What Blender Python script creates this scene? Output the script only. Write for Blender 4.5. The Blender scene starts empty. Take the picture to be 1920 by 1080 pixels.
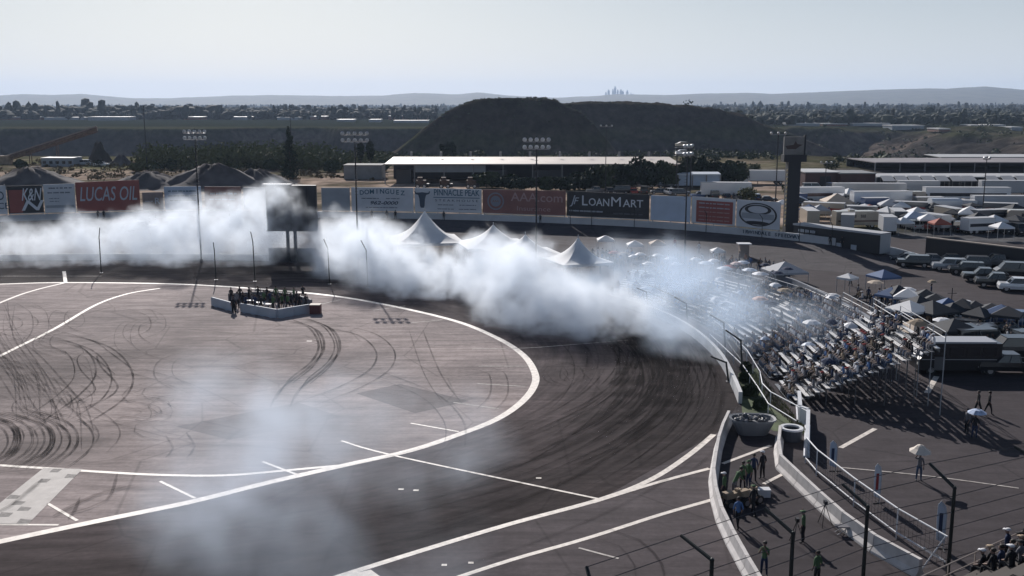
import bpy, bmesh, math, random
import numpy as np
from mathutils import Vector, Matrix
from mathutils.geometry import tessellate_polygon
R = math.radians
S = bpy.context.scene
rng = random.Random(7)

# ------------------------------------------------------------------ camera
HC = 23.0; TILT = R(10.27); F = 1920.0
CT, ST = math.cos(TILT), math.sin(TILT)
cam = bpy.data.cameras.new('camera'); cam.lens = 36; cam.sensor_width = 36; cam.clip_end = 40000; cam.clip_start = .5
co = bpy.data.objects.new('camera', cam); S.collection.objects.link(co)
co.location = (0, 0, HC); co.rotation_euler = (R(90) - TILT, 0, 0); S.camera = co
# ------------------------------------------------------------------ light
SUN_EL, SUN_AZ = 29.0, -14.5          # azimuth from +Y towards +X
w = bpy.data.worlds.new('World'); S.world = w; w.use_nodes = True
nt = w.node_tree; nt.nodes.clear()
sky = nt.nodes.new('ShaderNodeTexSky'); sky.sky_type = 'NISHITA'; sky.sun_disc = False
sky.sun_elevation = R(SUN_EL); sky.sun_rotation = R(SUN_AZ); sky.altitude = 120
sky.air_density = 1.0; sky.dust_density = 1.2; sky.ozone_density = 3.0
bg = nt.nodes.new('ShaderNodeBackground'); bg.inputs[1].default_value = 0.05
wo = nt.nodes.new('ShaderNodeOutputWorld')
tcw = nt.nodes.new('ShaderNodeTexCoord'); spw = nt.nodes.new('ShaderNodeSeparateXYZ'); nt.links.new(tcw.outputs['Generated'], spw.inputs[0])
m1w = nt.nodes.new('ShaderNodeMath'); m1w.operation = 'MULTIPLY'; m1w.inputs[1].default_value = -7.0; nt.links.new(spw.outputs[2], m1w.inputs[0])
m2w = nt.nodes.new('ShaderNodeMath'); m2w.operation = 'EXPONENT'; nt.links.new(m1w.outputs[0], m2w.inputs[0])
m3w = nt.nodes.new('ShaderNodeMath'); m3w.operation = 'MULTIPLY'; m3w.inputs[1].default_value = .82; m3w.use_clamp = True; nt.links.new(m2w.outputs[0], m3w.inputs[0])
mxw = nt.nodes.new('ShaderNodeMix'); mxw.data_type = 'RGBA'; nt.links.new(m3w.outputs[0], mxw.inputs[0]); nt.links.new(sky.outputs[0], mxw.inputs[6])
mxw.inputs[7].default_value = (16.8, 18.2, 20.2, 1)      # pale humid air low on the horizon
nt.links.new(mxw.outputs[2], bg.inputs[0]); nt.links.new(bg.outputs[0], wo.inputs[0])
sl = bpy.data.lights.new('sun', 'SUN'); sl.energy = 4.8; sl.angle = R(.5); sl.color = (1, .95, .91)
so = bpy.data.objects.new('sun', sl); S.collection.objects.link(so)
sd = Vector((math.sin(R(SUN_AZ)) * math.cos(R(SUN_EL)), math.cos(R(SUN_AZ)) * math.cos(R(SUN_EL)), math.sin(R(SUN_EL))))
so.rotation_euler = sd.to_track_quat('Z', 'Y').to_euler(); so.location = (0, 0, 60)
S.view_settings.view_transform = 'Standard'; S.view_settings.look = 'None'
S.view_settings.exposure = 0.0; S.view_settings.gamma = 1
S.cycles.volume_bounces = 6; S.cycles.max_bounces = 10; S.cycles.transparent_max_bounces = 72
S.cycles.volume_step_rate = 2.0; S.cycles.volume_max_steps = 160; S.cycles.use_denoising = True

# ------------------------------------------------------------------ helpers
def G(px, py, z=0.0):
    cx = (px - 960) / F; cy = (540 - py) / F
    d = Vector((cx, CT + cy * ST, -ST + cy * CT))
    return Vector((0, 0, HC)) + d * ((z - HC) / d.z)
def GD(px, py, Y):                      # point seen at pixel, at distance Y
    cx = (px - 960) / F; cy = (540 - py) / F
    d = Vector((cx, CT + cy * ST, -ST + cy * CT))
    return Vector((0, 0, HC)) + d * (Y / d.y)
def top_z(base, py):
    k = (540 - py) / F
    return HC + base.y * (k * CT - ST) / (CT + k * ST)

MATS = {}
def mat(name, col, rough=.7, metal=0.0, var=0.0, scale=1.0, spec=.5, coat=0.0, bump=0.0):
    if name in MATS: return MATS[name]
    m = bpy.data.materials.new(name); m.use_nodes = True; MATS[name] = m
    n = m.node_tree; b = n.nodes['Principled BSDF']
    b.inputs['Base Color'].default_value = (*col, 1); b.inputs['Roughness'].default_value = rough
    b.inputs['Metallic'].default_value = metal; b.inputs['Specular IOR Level'].default_value = spec
    b.inputs['Coat Weight'].default_value = coat
    if var or bump:
        tc = n.nodes.new('ShaderNodeTexCoord'); no = n.nodes.new('ShaderNodeTexNoise')
        no.inputs['Scale'].default_value = scale; no.inputs['Detail'].default_value = 5
        n.links.new(tc.outputs['Object'], no.inputs['Vector'])
        if var:
            mr = n.nodes.new('ShaderNodeMapRange'); mr.inputs[1].default_value = .3; mr.inputs[2].default_value = .7
            mr.inputs[3].default_value = 1 - var; mr.inputs[4].default_value = 1 + var
            vm = n.nodes.new('ShaderNodeVectorMath'); vm.operation = 'SCALE'; vm.inputs[0].default_value = col
            n.links.new(no.outputs[0], mr.inputs[0]); n.links.new(mr.outputs[0], vm.inputs['Scale'])
            n.links.new(vm.outputs[0], b.inputs['Base Color'])
        if bump:
            bp = n.nodes.new('ShaderNodeBump'); bp.inputs['Strength'].default_value = bump
            n.links.new(no.outputs[0], bp.inputs['Height']); n.links.new(bp.outputs[0], b.inputs['Normal'])
    return m

def nnode(t, typ, **kw):
    nd = t.nodes.new(typ)
    for k, v in kw.items(): setattr(nd, k, v)
    return nd

def tag(o, label=None, cat=None, group=None, kind=None):
    if label: o['label'] = label
    if cat: o['category'] = cat
    if group: o['group'] = group
    if kind: o['kind'] = kind
    return o
def link(o, parent=None):
    S.collection.objects.link(o)
    if parent is not None: o.parent = parent
    return o
def empty(name, loc, rz=0.0):
    o = bpy.data.objects.new(name, None); S.collection.objects.link(o)
    o.location = loc; o.rotation_euler = (0, 0, rz); o.empty_display_size = .5
    return o
def children(o): return list(o.children)
def copy_tree(o, parent=None):
    kids = children(o)
    c = o.copy(); S.collection.objects.link(c); c.parent = parent
    for k in kids: copy_tree(k, c)
    return c

class MB:
    def __init__(s): s.v = []; s.f = []; s.m = []
    def add(s, vs, fs, mi=0):
        b = len(s.v); s.v += [tuple(v) for v in vs]
        for f in fs: s.f.append([b + i for i in f]); s.m.append(mi)
    def box(s, c, sz, rz=0.0, mi=0, M=None):
        x, y, z = sz[0] / 2, sz[1] / 2, sz[2] / 2
        vs = [Vector((a * x, b * y, d * z)) for d in (-1, 1) for a, b in ((-1, -1), (1, -1), (1, 1), (-1, 1))]
        if M is None: M = Matrix.Rotation(rz, 4, 'Z')
        vs = [M @ v + Vector(c) for v in vs]
        s.add(vs, [(3, 2, 1, 0), (4, 5, 6, 7), (0, 1, 5, 4), (1, 2, 6, 5), (2, 3, 7, 6), (3, 0, 4, 7)], mi)
    def tube(s, p0, p1, r0, r1=None, n=6, mi=0, cap=True):
        p0, p1 = Vector(p0), Vector(p1); r1 = r0 if r1 is None else r1
        q = (p1 - p0).to_track_quat('Z', 'Y')
        vs = []
        for p, r in ((p0, r0), (p1, r1)):
            for i in range(n):
                a = 2 * math.pi * i / n
                vs.append(p + q @ Vector((r * math.cos(a), r * math.sin(a), 0)))
        fs = [(i, (i + 1) % n, n + (i + 1) % n, n + i) for i in range(n)]
        if cap: fs += [tuple(range(n))[::-1], tuple(range(n, 2 * n))]
        s.add(vs, fs, mi)
    def path(s, pts, r, n=6, mi=0):
        for a, b in zip(pts[:-1], pts[1:]): s.tube(a, b, r, r, n, mi)
    def ell(s, c, r, nu=10, nv=6, mi=0, jit=0):
        vs = [(c[0], c[1], c[2] - r[2])]
        for j in range(1, nv):
            t = -math.pi / 2 + math.pi * j / nv
            for i in range(nu):
                a = 2 * math.pi * i / nu; k = 1 + rng.uniform(-jit, jit)
                vs.append((c[0] + k * r[0] * math.cos(t) * math.cos(a), c[1] + k * r[1] * math.cos(t) * math.sin(a), c[2] + k * r[2] * math.sin(t)))
        vs.append((c[0], c[1], c[2] + r[2])); T = len(vs) - 1
        fs = [(0, 1 + (i + 1) % nu, 1 + i) for i in range(nu)]
        for j in range(nv - 2):
            for i in range(nu):
                a = 1 + j * nu + i; b = 1 + j * nu + (i + 1) % nu
                fs.append((a, b, b + nu, a + nu))
        l = 1 + (nv - 2) * nu
        fs += [(l + i, l + (i + 1) % nu, T) for i in range(nu)]
        s.add(vs, fs, mi)
    def lathe(s, prof, n=16, c=(0, 0, 0), mi=0):
        vs = []
        for r, z in prof:
            for i in range(n):
                a = 2 * math.pi * i / n
                vs.append((c[0] + r * math.cos(a), c[1] + r * math.sin(a), c[2] + z))
        fs = []
        for j in range(len(prof) - 1):
            for i in range(n):
                a = j * n + i; b = j * n + (i + 1) % n
                fs.append((a, b, b + n, a + n))
        s.add(vs, fs, mi)
    def extrude(s, poly, h, z0=0, mi=0):       # poly list of (x, y), vertical prism
        n = len(poly)
        vs = [(x, y, z0) for x, y in poly] + [(x, y, z0 + h) for x, y in poly]
        s.add(vs, [(i, (i + 1) % n, n + (i + 1) % n, n + i) for i in range(n)] + [tuple(range(n, 2 * n)), tuple(range(n))[::-1]], mi)
    def side(s, poly, w, mi=0):                # poly list of (x, z), extruded over y by +-w/2
        n = len(poly)
        vs = [(x, -w / 2, z) for x, z in poly] + [(x, w / 2, z) for x, z in poly]
        s.add(vs, [(i, (i + 1) % n, n + (i + 1) % n, n + i) for i in range(n)] + [tuple(range(n))[::-1], tuple(range(n, 2 * n))], mi)
    def build(s, name, mats, parent=None, smooth=False, fix=True):
        me = bpy.data.meshes.new(name); me.from_pydata(s.v, [], s.f)
        if not isinstance(mats, (list, tuple)): mats = [mats]
        for m in mats: me.materials.append(m)
        if len(mats) > 1: me.polygons.foreach_set('material_index', s.m)
        if fix:
            bm = bmesh.new(); bm.from_mesh(me); bmesh.ops.recalc_face_normals(bm, faces=bm.faces); bm.to_mesh(me); bm.free()
        if smooth: me.polygons.foreach_set('use_smooth', [True] * len(me.polygons))
        me.update()
        return link(bpy.data.objects.new(name, me), parent)

def catmull(P, step=1.2, closed=False):
    P = [Vector(p) for p in P]; out = []
    n = len(P)
    for i in range(n - 1):
        p0 = P[max(i - 1, 0)]; p1 = P[i]; p2 = P[i + 1]; p3 = P[min(i + 2, n - 1)]
        k = max(1, int((p2 - p1).length / step))
        for j in range(k):
            t = j / k
            out.append(.5 * ((2 * p1) + (p2 - p0) * t + (2 * p0 - 5 * p1 + 4 * p2 - p3) * t * t + (3 * p1 - p0 - 3 * p2 + p3) * t ** 3))
    out.append(P[-1]); return out
def ribbon(mb, pts, wd, z, wfun=None):
    L = []
    for i, p in enumerate(pts):
        a = pts[max(i - 1, 0)]; b = pts[min(i + 1, len(pts) - 1)]
        t = (b - a); t.z = 0
        if t.length < 1e-6: t = Vector((1, 0, 0))
        t.normalize(); n = Vector((-t.y, t.x, 0)); ww = wd / 2 * (wfun(i / max(1, len(pts) - 1)) if wfun else 1)
        L.append((p.x + n.x * ww, p.y + n.y * ww, z)); L.append((p.x - n.x * ww, p.y - n.y * ww, z))
    mb.add(L, [(2 * i, 2 * i + 1, 2 * i + 3, 2 * i + 2) for i in range(len(pts) - 1)])
def gp(pl, z=0.0): return [G(x, y, z) for x, y in pl]
def sheet(name, pts, z, m, kind='structure'):
    vs = [Vector((p.x, p.y, z)) for p in pts]
    tr = tessellate_polygon([vs]); mb = MB(); mb.add(vs, [tuple(t) for t in tr])
    o = mb.build(name, m); 
    if o.data.polygons[0].normal.z < 0: o.data.flip_normals()
    return tag(o, kind=kind)

# ------------------------------------------------------------------ terrain
def sstep(a, b, x):
    t = np.clip((x - a) / (b - a), 0, 1); return t * t * (3 - 2 * t)
_r = np.random.RandomState(3)
_tab = _r.rand(64, 64)
def vnoise(x, y):
    xi = np.floor(x).astype(int); yi = np.floor(y).astype(int); fx = x - xi; fy = y - yi
    fx = fx * fx * (3 - 2 * fx); fy = fy * fy * (3 - 2 * fy)
    a = _tab[xi % 64, yi % 64]; b = _tab[(xi + 1) % 64, yi % 64]; c = _tab[xi % 64, (yi + 1) % 64]; d = _tab[(xi + 1) % 64, (yi + 1) % 64]
    return (a * (1 - fx) + b * fx) * (1 - fy) + (c * (1 - fx) + d * fx) * fy
def fbm(x, y, o=4):
    s = 0; a = .5
    for i in range(o): s = s + a * vnoise(x * 2 ** i + 17 * i, y * 2 ** i + 9 * i); a *= .5
    return s
def plateau(X, Y, cx, cy, pts, depth0, depth1, nz=0.0):
    """hill whose outline across X (at distance cy) follows pts [(px, py)]"""
    xs = np.array([(p - 960) / F * cy for p, _ in pts]); zs = np.array([top_z(Vector((0, cy, 0)), q) for _, q in pts])
    Xs = X * cy / np.maximum(Y, 50) * .35 + X * .65
    prof = np.interp(Xs + (fbm(X / 30, Y / 30) - .5) * 10 * nz, xs, zs, left=-60, right=-60)
    run = np.abs(Y - cy); side = np.where(Y < cy, depth0, depth1)
    drop = np.maximum(run - 18, 0) * (34 / side)
    gul = np.abs(fbm(X / 9 + 3, Y / 60) - .5) * 2
    return prof - drop * (1 + .35 * (gul - .4) * nz) + (fbm(X / 14, Y / 9) - .5) * 6 * nz + (fbm(X / 5, Y / 4) - .5) * 1.8 * nz
def terrain(X, Y):
    h = np.zeros_like(X)
    n = fbm(X / 60, Y / 60)
    # gravel pit beyond the yards, left and centre
    near = 452 + 20 * (fbm(X / 40, Y * 0) - .5); far = 960 + 130 * (fbm(X / 90 + 5, Y * 0 + 2) - .5)
    prof = sstep(near, near + 55, Y) * (1 - sstep(far - 26, far, Y))
    mask = (1 - sstep(290, 380, X))
    h = h - 27 * prof * mask
    # terraces and gullies on the far pit wall
    face = prof * (1 - prof) * 4 * mask
    h = h + face * (fbm(X / 12, Y / 60) - .5) * 12
    # right-hand rough ground
    rr = sstep(120, 220, X) * sstep(390, 450, Y) * (1 - sstep(900, 1100, Y))
    h = h + rr * ((fbm(X / 45, Y / 45) - .5) * 26 - 3)
    m1 = plateau(X, Y, 0, 640, [(700, 300), (742, 284), (800, 238), (850, 206), (880, 192), (905, 186), (960, 185), (1020, 185), (1045, 190), (1085, 212), (1110, 236), (1150, 285), (1190, 330)], 24, 90, .6)
    m2 = plateau(X, Y, 0, 800, [(960, 200), (1000, 193), (1100, 192), (1200, 194), (1290, 197), (1330, 204), (1390, 216), (1420, 232), (1470, 248), (1560, 285), (1600, 320)], 28, 90, .8)
    h = np.maximum(h, m1); h = np.maximum(h, m2)
    m3 = plateau(X, Y, 0, 560, [(1560, 290), (1600, 268), (1640, 250), (1672, 247), (1700, 262), (1740, 285)], 34, 80, 1.6)
    h = h + 0 * m3
    # far plain rises very slightly and rolls
    h = h + sstep(1100, 3000, Y) * (n - .5) * 6
    return h
def zones(X, Y, H):
    n = fbm(X / 25, Y / 25); n2 = fbm(X / 6, Y / 6)
    col = np.zeros(X.shape + (3,))
    def put(c, k):
        col[:] = col * (1 - k[..., None]) + np.array(c) * k[..., None]
    one = np.ones_like(X)
    put((.055, .058, .035), one)
    put((.08, .07, .055), sstep(.5, .62, n) * .6)
    # scrub / forest floor far
    put((.026, .032, .024), sstep(970, 1040, Y))
    # yards: tan dirt left, asphalt right
    tan = (1 - sstep(60, 150, X)) * sstep(188, 196, Y) * (1 - sstep(420, 455, Y))
    put((.42, .325, .265), tan * (.2 + .75 * sstep(.35, .6, n2)) * (1 - .5 * sstep(360, 420, Y)))
    put((.07, .07, .045), tan * sstep(.56, .64, fbm(X / 18 + 8, Y / 30)) * .8)
    put((.11, .115, .06), tan * sstep(330, 380, Y) * sstep(.42, .58, n) * .9)
    lot = sstep(60, 100, X) * (1 - sstep(340, 380, Y))
    put((.10, .095, .095), lot)
    # pit
    pitk = sstep(2, 8, -H) * (1 - sstep(1000, 1100, Y))
    put((.05, .045, .042), pitk)
    put((.15, .12, .10), pitk * sstep(.5, .6, fbm(X / 50 + 3, Y / 80)) * .8)
    hill = sstep(2, 8, H) * (1 - sstep(1000, 1100, Y)) * sstep(450, 500, Y)
    put((.048, .040, .034), hill); put((.034, .034, .024), hill * sstep(16, 23, H) * .5)
    put((.07, .06, .05), hill * sstep(.58, .66, n2) * .3)
    put((.12, .12, .125), (1 - sstep(180, 190, Y)))
    return col
nx, = (430,)
u = np.linspace(-4.6, 4.6, nx); xs = 170 * np.sinh(u)
ya = np.concatenate([np.linspace(-400, 180, 30)[:-1], np.linspace(180, 460, 60)[:-1], np.linspace(460, 1120, 190)[:-1], 1120 * (30000 / 1120) ** np.linspace(0, 1, 60)])
X, Y = np.meshgrid(xs, ya); H = terrain(X, Y); COL = zones(X, Y, H)
me = bpy.data.meshes.new('ground')
ny = len(ya); vv = np.stack([X, Y, H], -1).reshape(-1, 3)
ii = np.arange((ny - 1) * nx).reshape(ny - 1, nx)[:, :-1].ravel()
ff = np.stack([ii, ii + 1, ii + nx + 1, ii + nx], -1)
me.from_pydata(vv.tolist(), [], ff.tolist())
ca = me.color_attributes.new('zone', 'FLOAT_COLOR', 'POINT')
ca.data.foreach_set('color', np.concatenate([COL.reshape(-1, 3), np.ones((len(vv), 1))], 1).ravel())
me.polygons.foreach_set('use_smooth', [True] * len(me.polygons))
gm = bpy.data.materials.new('ground'); gm.use_nodes = True; t = gm.node_tree; b = t.nodes['Principled BSDF']
b.inputs['Roughness'].default_value = 1; b.inputs['Specular IOR Level'].default_value = 0
at = nnode(t, 'ShaderNodeAttribute', attribute_name='zone'); tc = nnode(t, 'ShaderNodeTexCoord')
n1 = nnode(t, 'ShaderNodeTexNoise'); n1.inputs['Scale'].default_value = .16; n1.inputs['Detail'].default_value = 9; n1.inputs['Roughness'].default_value = .65
t.links.new(tc.outputs['Object'], n1.inputs['Vector'])
mr = nnode(t, 'ShaderNodeMapRange'); mr.inputs[1].default_value = .3; mr.inputs[2].default_value = .7; mr.inputs[3].default_value = .4; mr.inputs[4].default_value = 1.6
t.links.new(n1.outputs[0], mr.inputs[0])
vm = nnode(t, 'ShaderNodeVectorMath', operation='SCALE'); t.links.new(at.outputs['Color'], vm.inputs[0]); t.links.new(mr.outputs[0], vm.inputs['Scale'])
t.links.new(vm.outputs[0], b.inputs['Base Color'])
bp = nnode(t, 'ShaderNodeBump'); bp.inputs['Strength'].default_value = .5; bp.inputs['Distance'].default_value = 1.0
t.links.new(n1.outputs[0], bp.inputs['Height']); t.links.new(bp.outputs[0], b.inputs['Normal'])
me.materials.append(gm); ground = link(bpy.data.objects.new('ground', me)); tag(ground, kind='structure')

# far hills: ridge at 9 km, built as a long prism of hills
def far_hills():
    D = 9000
    prof = [(-900, 182), (-500, 176), (-200, 181), (0, 180), (60, 176), (110, 178), (170, 176), (210, 180), (260, 184), (330, 184), (420, 180), (520, 178), (640, 180), (720, 179), (780, 174), (860, 177), (900, 173), (950, 179), (1040, 183), (1110, 180), (1150, 177), (1240, 178), (1320, 175), (1400, 174), (1440, 176), (1560, 171), (1640, 168), (1690, 166), (1760, 166), (1830, 162), (1900, 168), (2000, 164), (2300, 170), (2900, 176)]
    xs = np.linspace(-1100, 3000, 500)
    zz = np.interp(xs, [p for p, _ in prof], [q for _, q in prof])
    mb = MB(); vs = []
    rows = [(D - 1500, 0.0), (D - 900, .45), (D - 400, .8), (D, 1.0), (D + 800, .5)]
    for Yd, k in rows:
        for x, q in zip(xs, zz):
            X_ = (x - 960) / F * Yd; zt = top_z(Vector((0, D, 0)), q)
            nz = (fbm(np.array([x / 20.]), np.array([Yd / 400.]))[0] - .5)
            vs.append((X_, Yd, max(-3, zt * k + nz * 26 * (k if k < 1 else .35) - (3 if k == 0 else 0))))
    n = len(xs)
    mb.add(vs, [(r * n + i, r * n + i + 1, (r + 1) * n + i + 1, (r + 1) * n + i) for r in range(len(rows) - 1) for i in range(n - 1)])
    o = mb.build('hills', mat('hill_scrub', (.08, .075, .05), .95, var=.3, scale=.01), smooth=True)
    tag(o, kind='structure')
far_hills()

# ------------------------------------------------------------------ arena sheets
CTR = (-30.0, 93.0)
def asphalt(name, c1, c2, circ=0.0, rub=0.0, rough=.9, st=.18, stains=(), spec=.12):
    m = bpy.data.materials.new(name); m.use_nodes = True; t = m.node_tree; b = t.nodes['Principled BSDF']
    b.inputs['Roughness'].default_value = rough; b.inputs['Specular IOR Level'].default_value = spec
    tc = nnode(t, 'ShaderNodeTexCoord')
    def noise(vec, sc, det=6, ro=.6):
        n = nnode(t, 'ShaderNodeTexNoise'); n.inputs['Scale'].default_value = sc; n.inputs['Detail'].default_value = det; n.inputs['Roughness'].default_value = ro
        t.links.new(vec, n.inputs['Vector']); return n.outputs[0]
    sub = nnode(t, 'ShaderNodeVectorMath', operation='SUBTRACT'); sub.inputs[1].default_value = (*CTR, 0)
    t.links.new(tc.outputs['Object'], sub.inputs[0])
    sp = nnode(t, 'ShaderNodeSeparateXYZ'); t.links.new(sub.outputs[0], sp.inputs[0])
    ln = nnode(t, 'ShaderNodeVectorMath', operation='LENGTH'); t.links.new(sub.outputs[0], ln.inputs[0])
    an = nnode(t, 'ShaderNodeMath', operation='ARCTAN2'); t.links.new(sp.outputs[1], an.inputs[0]); t.links.new(sp.outputs[0], an.inputs[1])
    am = nnode(t, 'ShaderNodeMath', operation='MULTIPLY'); am.inputs[1].default_value = 4.0; t.links.new(an.outputs[0], am.inputs[0])
    cb = nnode(t, 'ShaderNodeCombineXYZ'); t.links.new(ln.outputs['Value'], cb.inputs[0]); t.links.new(am.outputs[0], cb.inputs[1])
    fine = noise(cb.outputs[0], 1.6, 5, .7)
    # long streaks along x for the flat part
    mp = nnode(t, 'ShaderNodeMapping'); mp.inputs['Scale'].default_value = (.12, 1.1, 1); mp.inputs['Rotation'].default_value = (0, 0, R(-14))
    t.links.new(tc.outputs['Object'], mp.inputs[0]); streak = noise(mp.outputs[0], 1.0, 6, .7)
    big = noise(tc.outputs['Object'], .05, 5, .55)
    grit = noise(tc.outputs['Object'], 3.0, 3, .6)
    def rng_(s, a, b_, lo, hi):
        r = nnode(t, 'ShaderNodeMapRange'); r.inputs[1].default_value = a; r.inputs[2].default_value = b_; r.inputs[3].default_value = lo; r.inputs[4].default_value = hi
        t.links.new(s, r.inputs[0]); return r.outputs[0]
    def mul(a, b_):
        q = nnode(t, 'ShaderNodeMath', operation='MULTIPLY'); t.links.new(a, q.inputs[0]); t.links.new(b_, q.inputs[1]); return q.outputs[0]
    k = mul(rng_(fine, .3, .7, 1 - circ, 1 + circ), rng_(streak, .3, .7, 1 - st, 1 + st))
    k = mul(k, rng_(grit, .3, .7, .9, 1.1)); k = mul(k, rng_(noise(tc.outputs['Object'], .45, 8, .75), .3, .7, .8, 1.2))
    if rub:   # rubbered-in groove between two radii
        a = rng_(ln.outputs['Value'], 38, 47, 1.0, 1 - rub); k = mul(k, a)
    # rubber laid down thickly where cars pivot, and a web of sealed cracks
    for (sx_, sy_, r0_, dk_) in stains:
        ds = nnode(t, 'ShaderNodeVectorMath', operation='DISTANCE'); ds.inputs[1].default_value = (sx_, sy_, 0); t.links.new(tc.outputs['Object'], ds.inputs[0])
        wob = nnode(t, 'ShaderNodeMath', operation='MULTIPLY_ADD'); t.links.new(big, wob.inputs[0]); wob.inputs[1].default_value = r0_ * 1.2; t.links.new(ds.outputs['Value'], wob.inputs[2])
        k = mul(k, rng_(wob.outputs[0], r0_ * .7, r0_ * 1.7, 1 - dk_, 1))
    vo = nnode(t, 'ShaderNodeTexVoronoi', feature='DISTANCE_TO_EDGE'); vo.inputs['Scale'].default_value = .11; t.links.new(tc.outputs['Object'], vo.inputs['Vector'])
    k = mul(k, rng_(vo.outputs['Distance'], .004, .012, .78, 1))
    mx = nnode(t, 'ShaderNodeMix', data_type='RGBA'); mx.inputs[6].default_value = (*c1, 1); mx.inputs[7].default_value = (*c2, 1)
    t.links.new(rng_(big, .35, .65, 0, 1), mx.inputs[0])
    sc = nnode(t, 'ShaderNodeVectorMath', operation='SCALE'); t.links.new(mx.outputs[2], sc.inputs[0]); t.links.new(k, sc.inputs['Scale'])
    t.links.new(sc.outputs[0], b.inputs['Base Color'])
    return m
M_TRACK = asphalt('track_asphalt', (.066, .054, .056), (.105, .084, .085), .36, .5, st=.3, spec=.06)
M_INF = asphalt('infield_asphalt', (.205, .174, .170), (.385, .322, .308), .08, st=.36, stains=((G(20, 700).x, G(20, 700).y, 14, .5), (G(60, 840).x, G(60, 840).y, 9, .45), (G(560, 800).x, G(560, 800).y, 9, .25)))
M_LOT = asphalt('lot_asphalt', (.050, .043, .047), (.072, .062, .066), .0)
M_BANK = asphalt('bank_asphalt', (.08, .075, .08), (.11, .10, .105), .0)
L1 = [(-500, 552), (-200, 540), (0, 533), (120, 530), (300, 532), (430, 538), (600, 552), (720, 571), (850, 601), (930, 633), (980, 665), (1003, 700), (1000, 727), (975, 757), (930, 787), (860, 815), (770, 845), (640, 874), (500, 906), (360, 941), (180, 978), (0, 1016), (-200, 1062), (-500, 1135)]
INNER_WALL = [(-500, 493), (-100, 490), (200, 488), (503, 489), (600, 492), (750, 502), (900, 522), (1050, 547), (1150, 570), (1240, 600), (1300, 634), (1345, 677), (1370, 722), (1384, 757)]
BAR1 = [(1366, 793), (1350, 830), (1342, 870), (1337, 900), (1341, 940), (1352, 980), (1374, 1027), (1400, 1075), (1432, 1130)]
lot = [G(-700, 485), G(-100, 482)] + gp(INNER_WALL[2:], 0)
sheet('car_park', [Vector((-160, 60, 0)), Vector((-160, 182, 0)), Vector((60, 178, 0)), Vector((175, 130, 0)), Vector((190, 20, 0)), Vector((-160, 15, 0))], .004, M_LOT)
ring = gp(INNER_WALL) + [G(1372, 775), G(1352, 810), G(1340, 850), G(1335, 900), G(1300, 960), G(1150, 1060), G(800, 1250), G(-500, 1600)]
sheet('track', ring, .008, M_TRACK)
sheet('infield', catmull(gp(L1), 1.5), .012, M_INF)
pf = [G(1125, 937), G(1338, 815), G(1372, 800), G(1332, 900), G(1355, 985), G(1420, 1090), G(1300, 1250), G(700, 1250), G(560, 1106)]
sheet('apron', pf, .012, asphalt('apron_asphalt', (.075, .063, .067), (.10, .085, .089), 0, st=.3))
M_PATCH = asphalt('patch_asphalt', (.145, .122, .12), (.185, .157, .152), .0)
sheet('asphalt_patch', gp([(668, 738), (750, 720), (880, 752), (778, 775)]), .016, M_PATCH)
sheet('asphalt_patch', gp([(330, 800), (560, 755), (640, 782), (430, 825)]), .016, M_PATCH)

# white paint
pm = mat('line_paint', (.74, .67, .60), .6, var=.22, scale=2.5)
pw = mat('worn_paint', (.44, .40, .37), .7, var=.35, scale=3)
def line(name, pts, wd, m=pm, z=.020):
    mb = MB(); ribbon(mb, catmull(gp(pts), 1.0), wd, z)
    o = mb.build(name, m, fix=False); tag(o, kind='structure'); return o
line('painted_line', L1, .62)
line('painted_line', [(-420, 842), (-200, 857), (0, 873), (80, 878), (200, 886), (300, 891), (420, 892), (520, 884), (640, 873)], .34, z=.024)
line('painted_line', [(540, 1112), (640, 1080), (800, 1030), (960, 982), (1125, 937), (1220, 900), (1290, 855), (1338, 815)], .42, z=.024)
line('painted_line', [(1110, 943), (1230, 906), (1330, 879)], .32, z=.028)
line('painted_line', [(1355, 870), (1445, 836)], .28, z=.028)
line('painted_line', [(820, 1096), (960, 1050), (1100, 1010), (1240, 965), (1334, 938)], .32, z=.024)
line('painted_line', [(1432, 908), (1482, 882)], .26, z=.028)
for a in ([(640, 827), (740, 855), (1122, 936)], [(770, 794), (860, 810)], [(492, 866), (558, 891)], [(300, 903), (366, 935)], [(90, 945), (145, 977)], [(-50, 984), (110, 985)]):
    line('painted_line', a, .2, z=.028)
for a in ([(885, 655), (985, 653), (1080, 646), (1180, 638)], [(897, 687), (990, 687)], [(895, 720), (985, 725)], [(850, 755), (935, 767)], [(0, 518), (190, 518)], [(540, 585), (640, 562)], [(700, 582), (760, 574)], [(770, 606), (830, 600)],
          [(1085, 1028), (1160, 1048)], [(1575, 877), (1740, 893), (1910, 916)]):
    line('painted_line', a, .15, pw, .028)
line('painted_line', [(-420, 770), (-220, 662), (0, 568), (60, 546), (120, 531)], .42, z=.028)
line('painted_line', [(-420, 890), (-220, 785), (0, 668), (100, 618), (180, 572), (240, 551), (300, 541)], .42, z=.028)
line('painted_line', [(120, 509), (123, 530)], .45, z=.028)
line('painted_line', [(1576, 840), (1641, 804)], .35)
line('painted_line', [(1738, 737), (1756, 706)], .45)
sheet('painted_line', gp([(630, 1084), (695, 1069), (716, 1084)]), .032, pm)
for x, y in ((833, 1060), (883, 1056), (752, 918), (780, 920), (1010, 897), (580, 640)): line('painted_line', [(x - 5, y), (x + 5, y)], .22, pm, .028)
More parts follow.
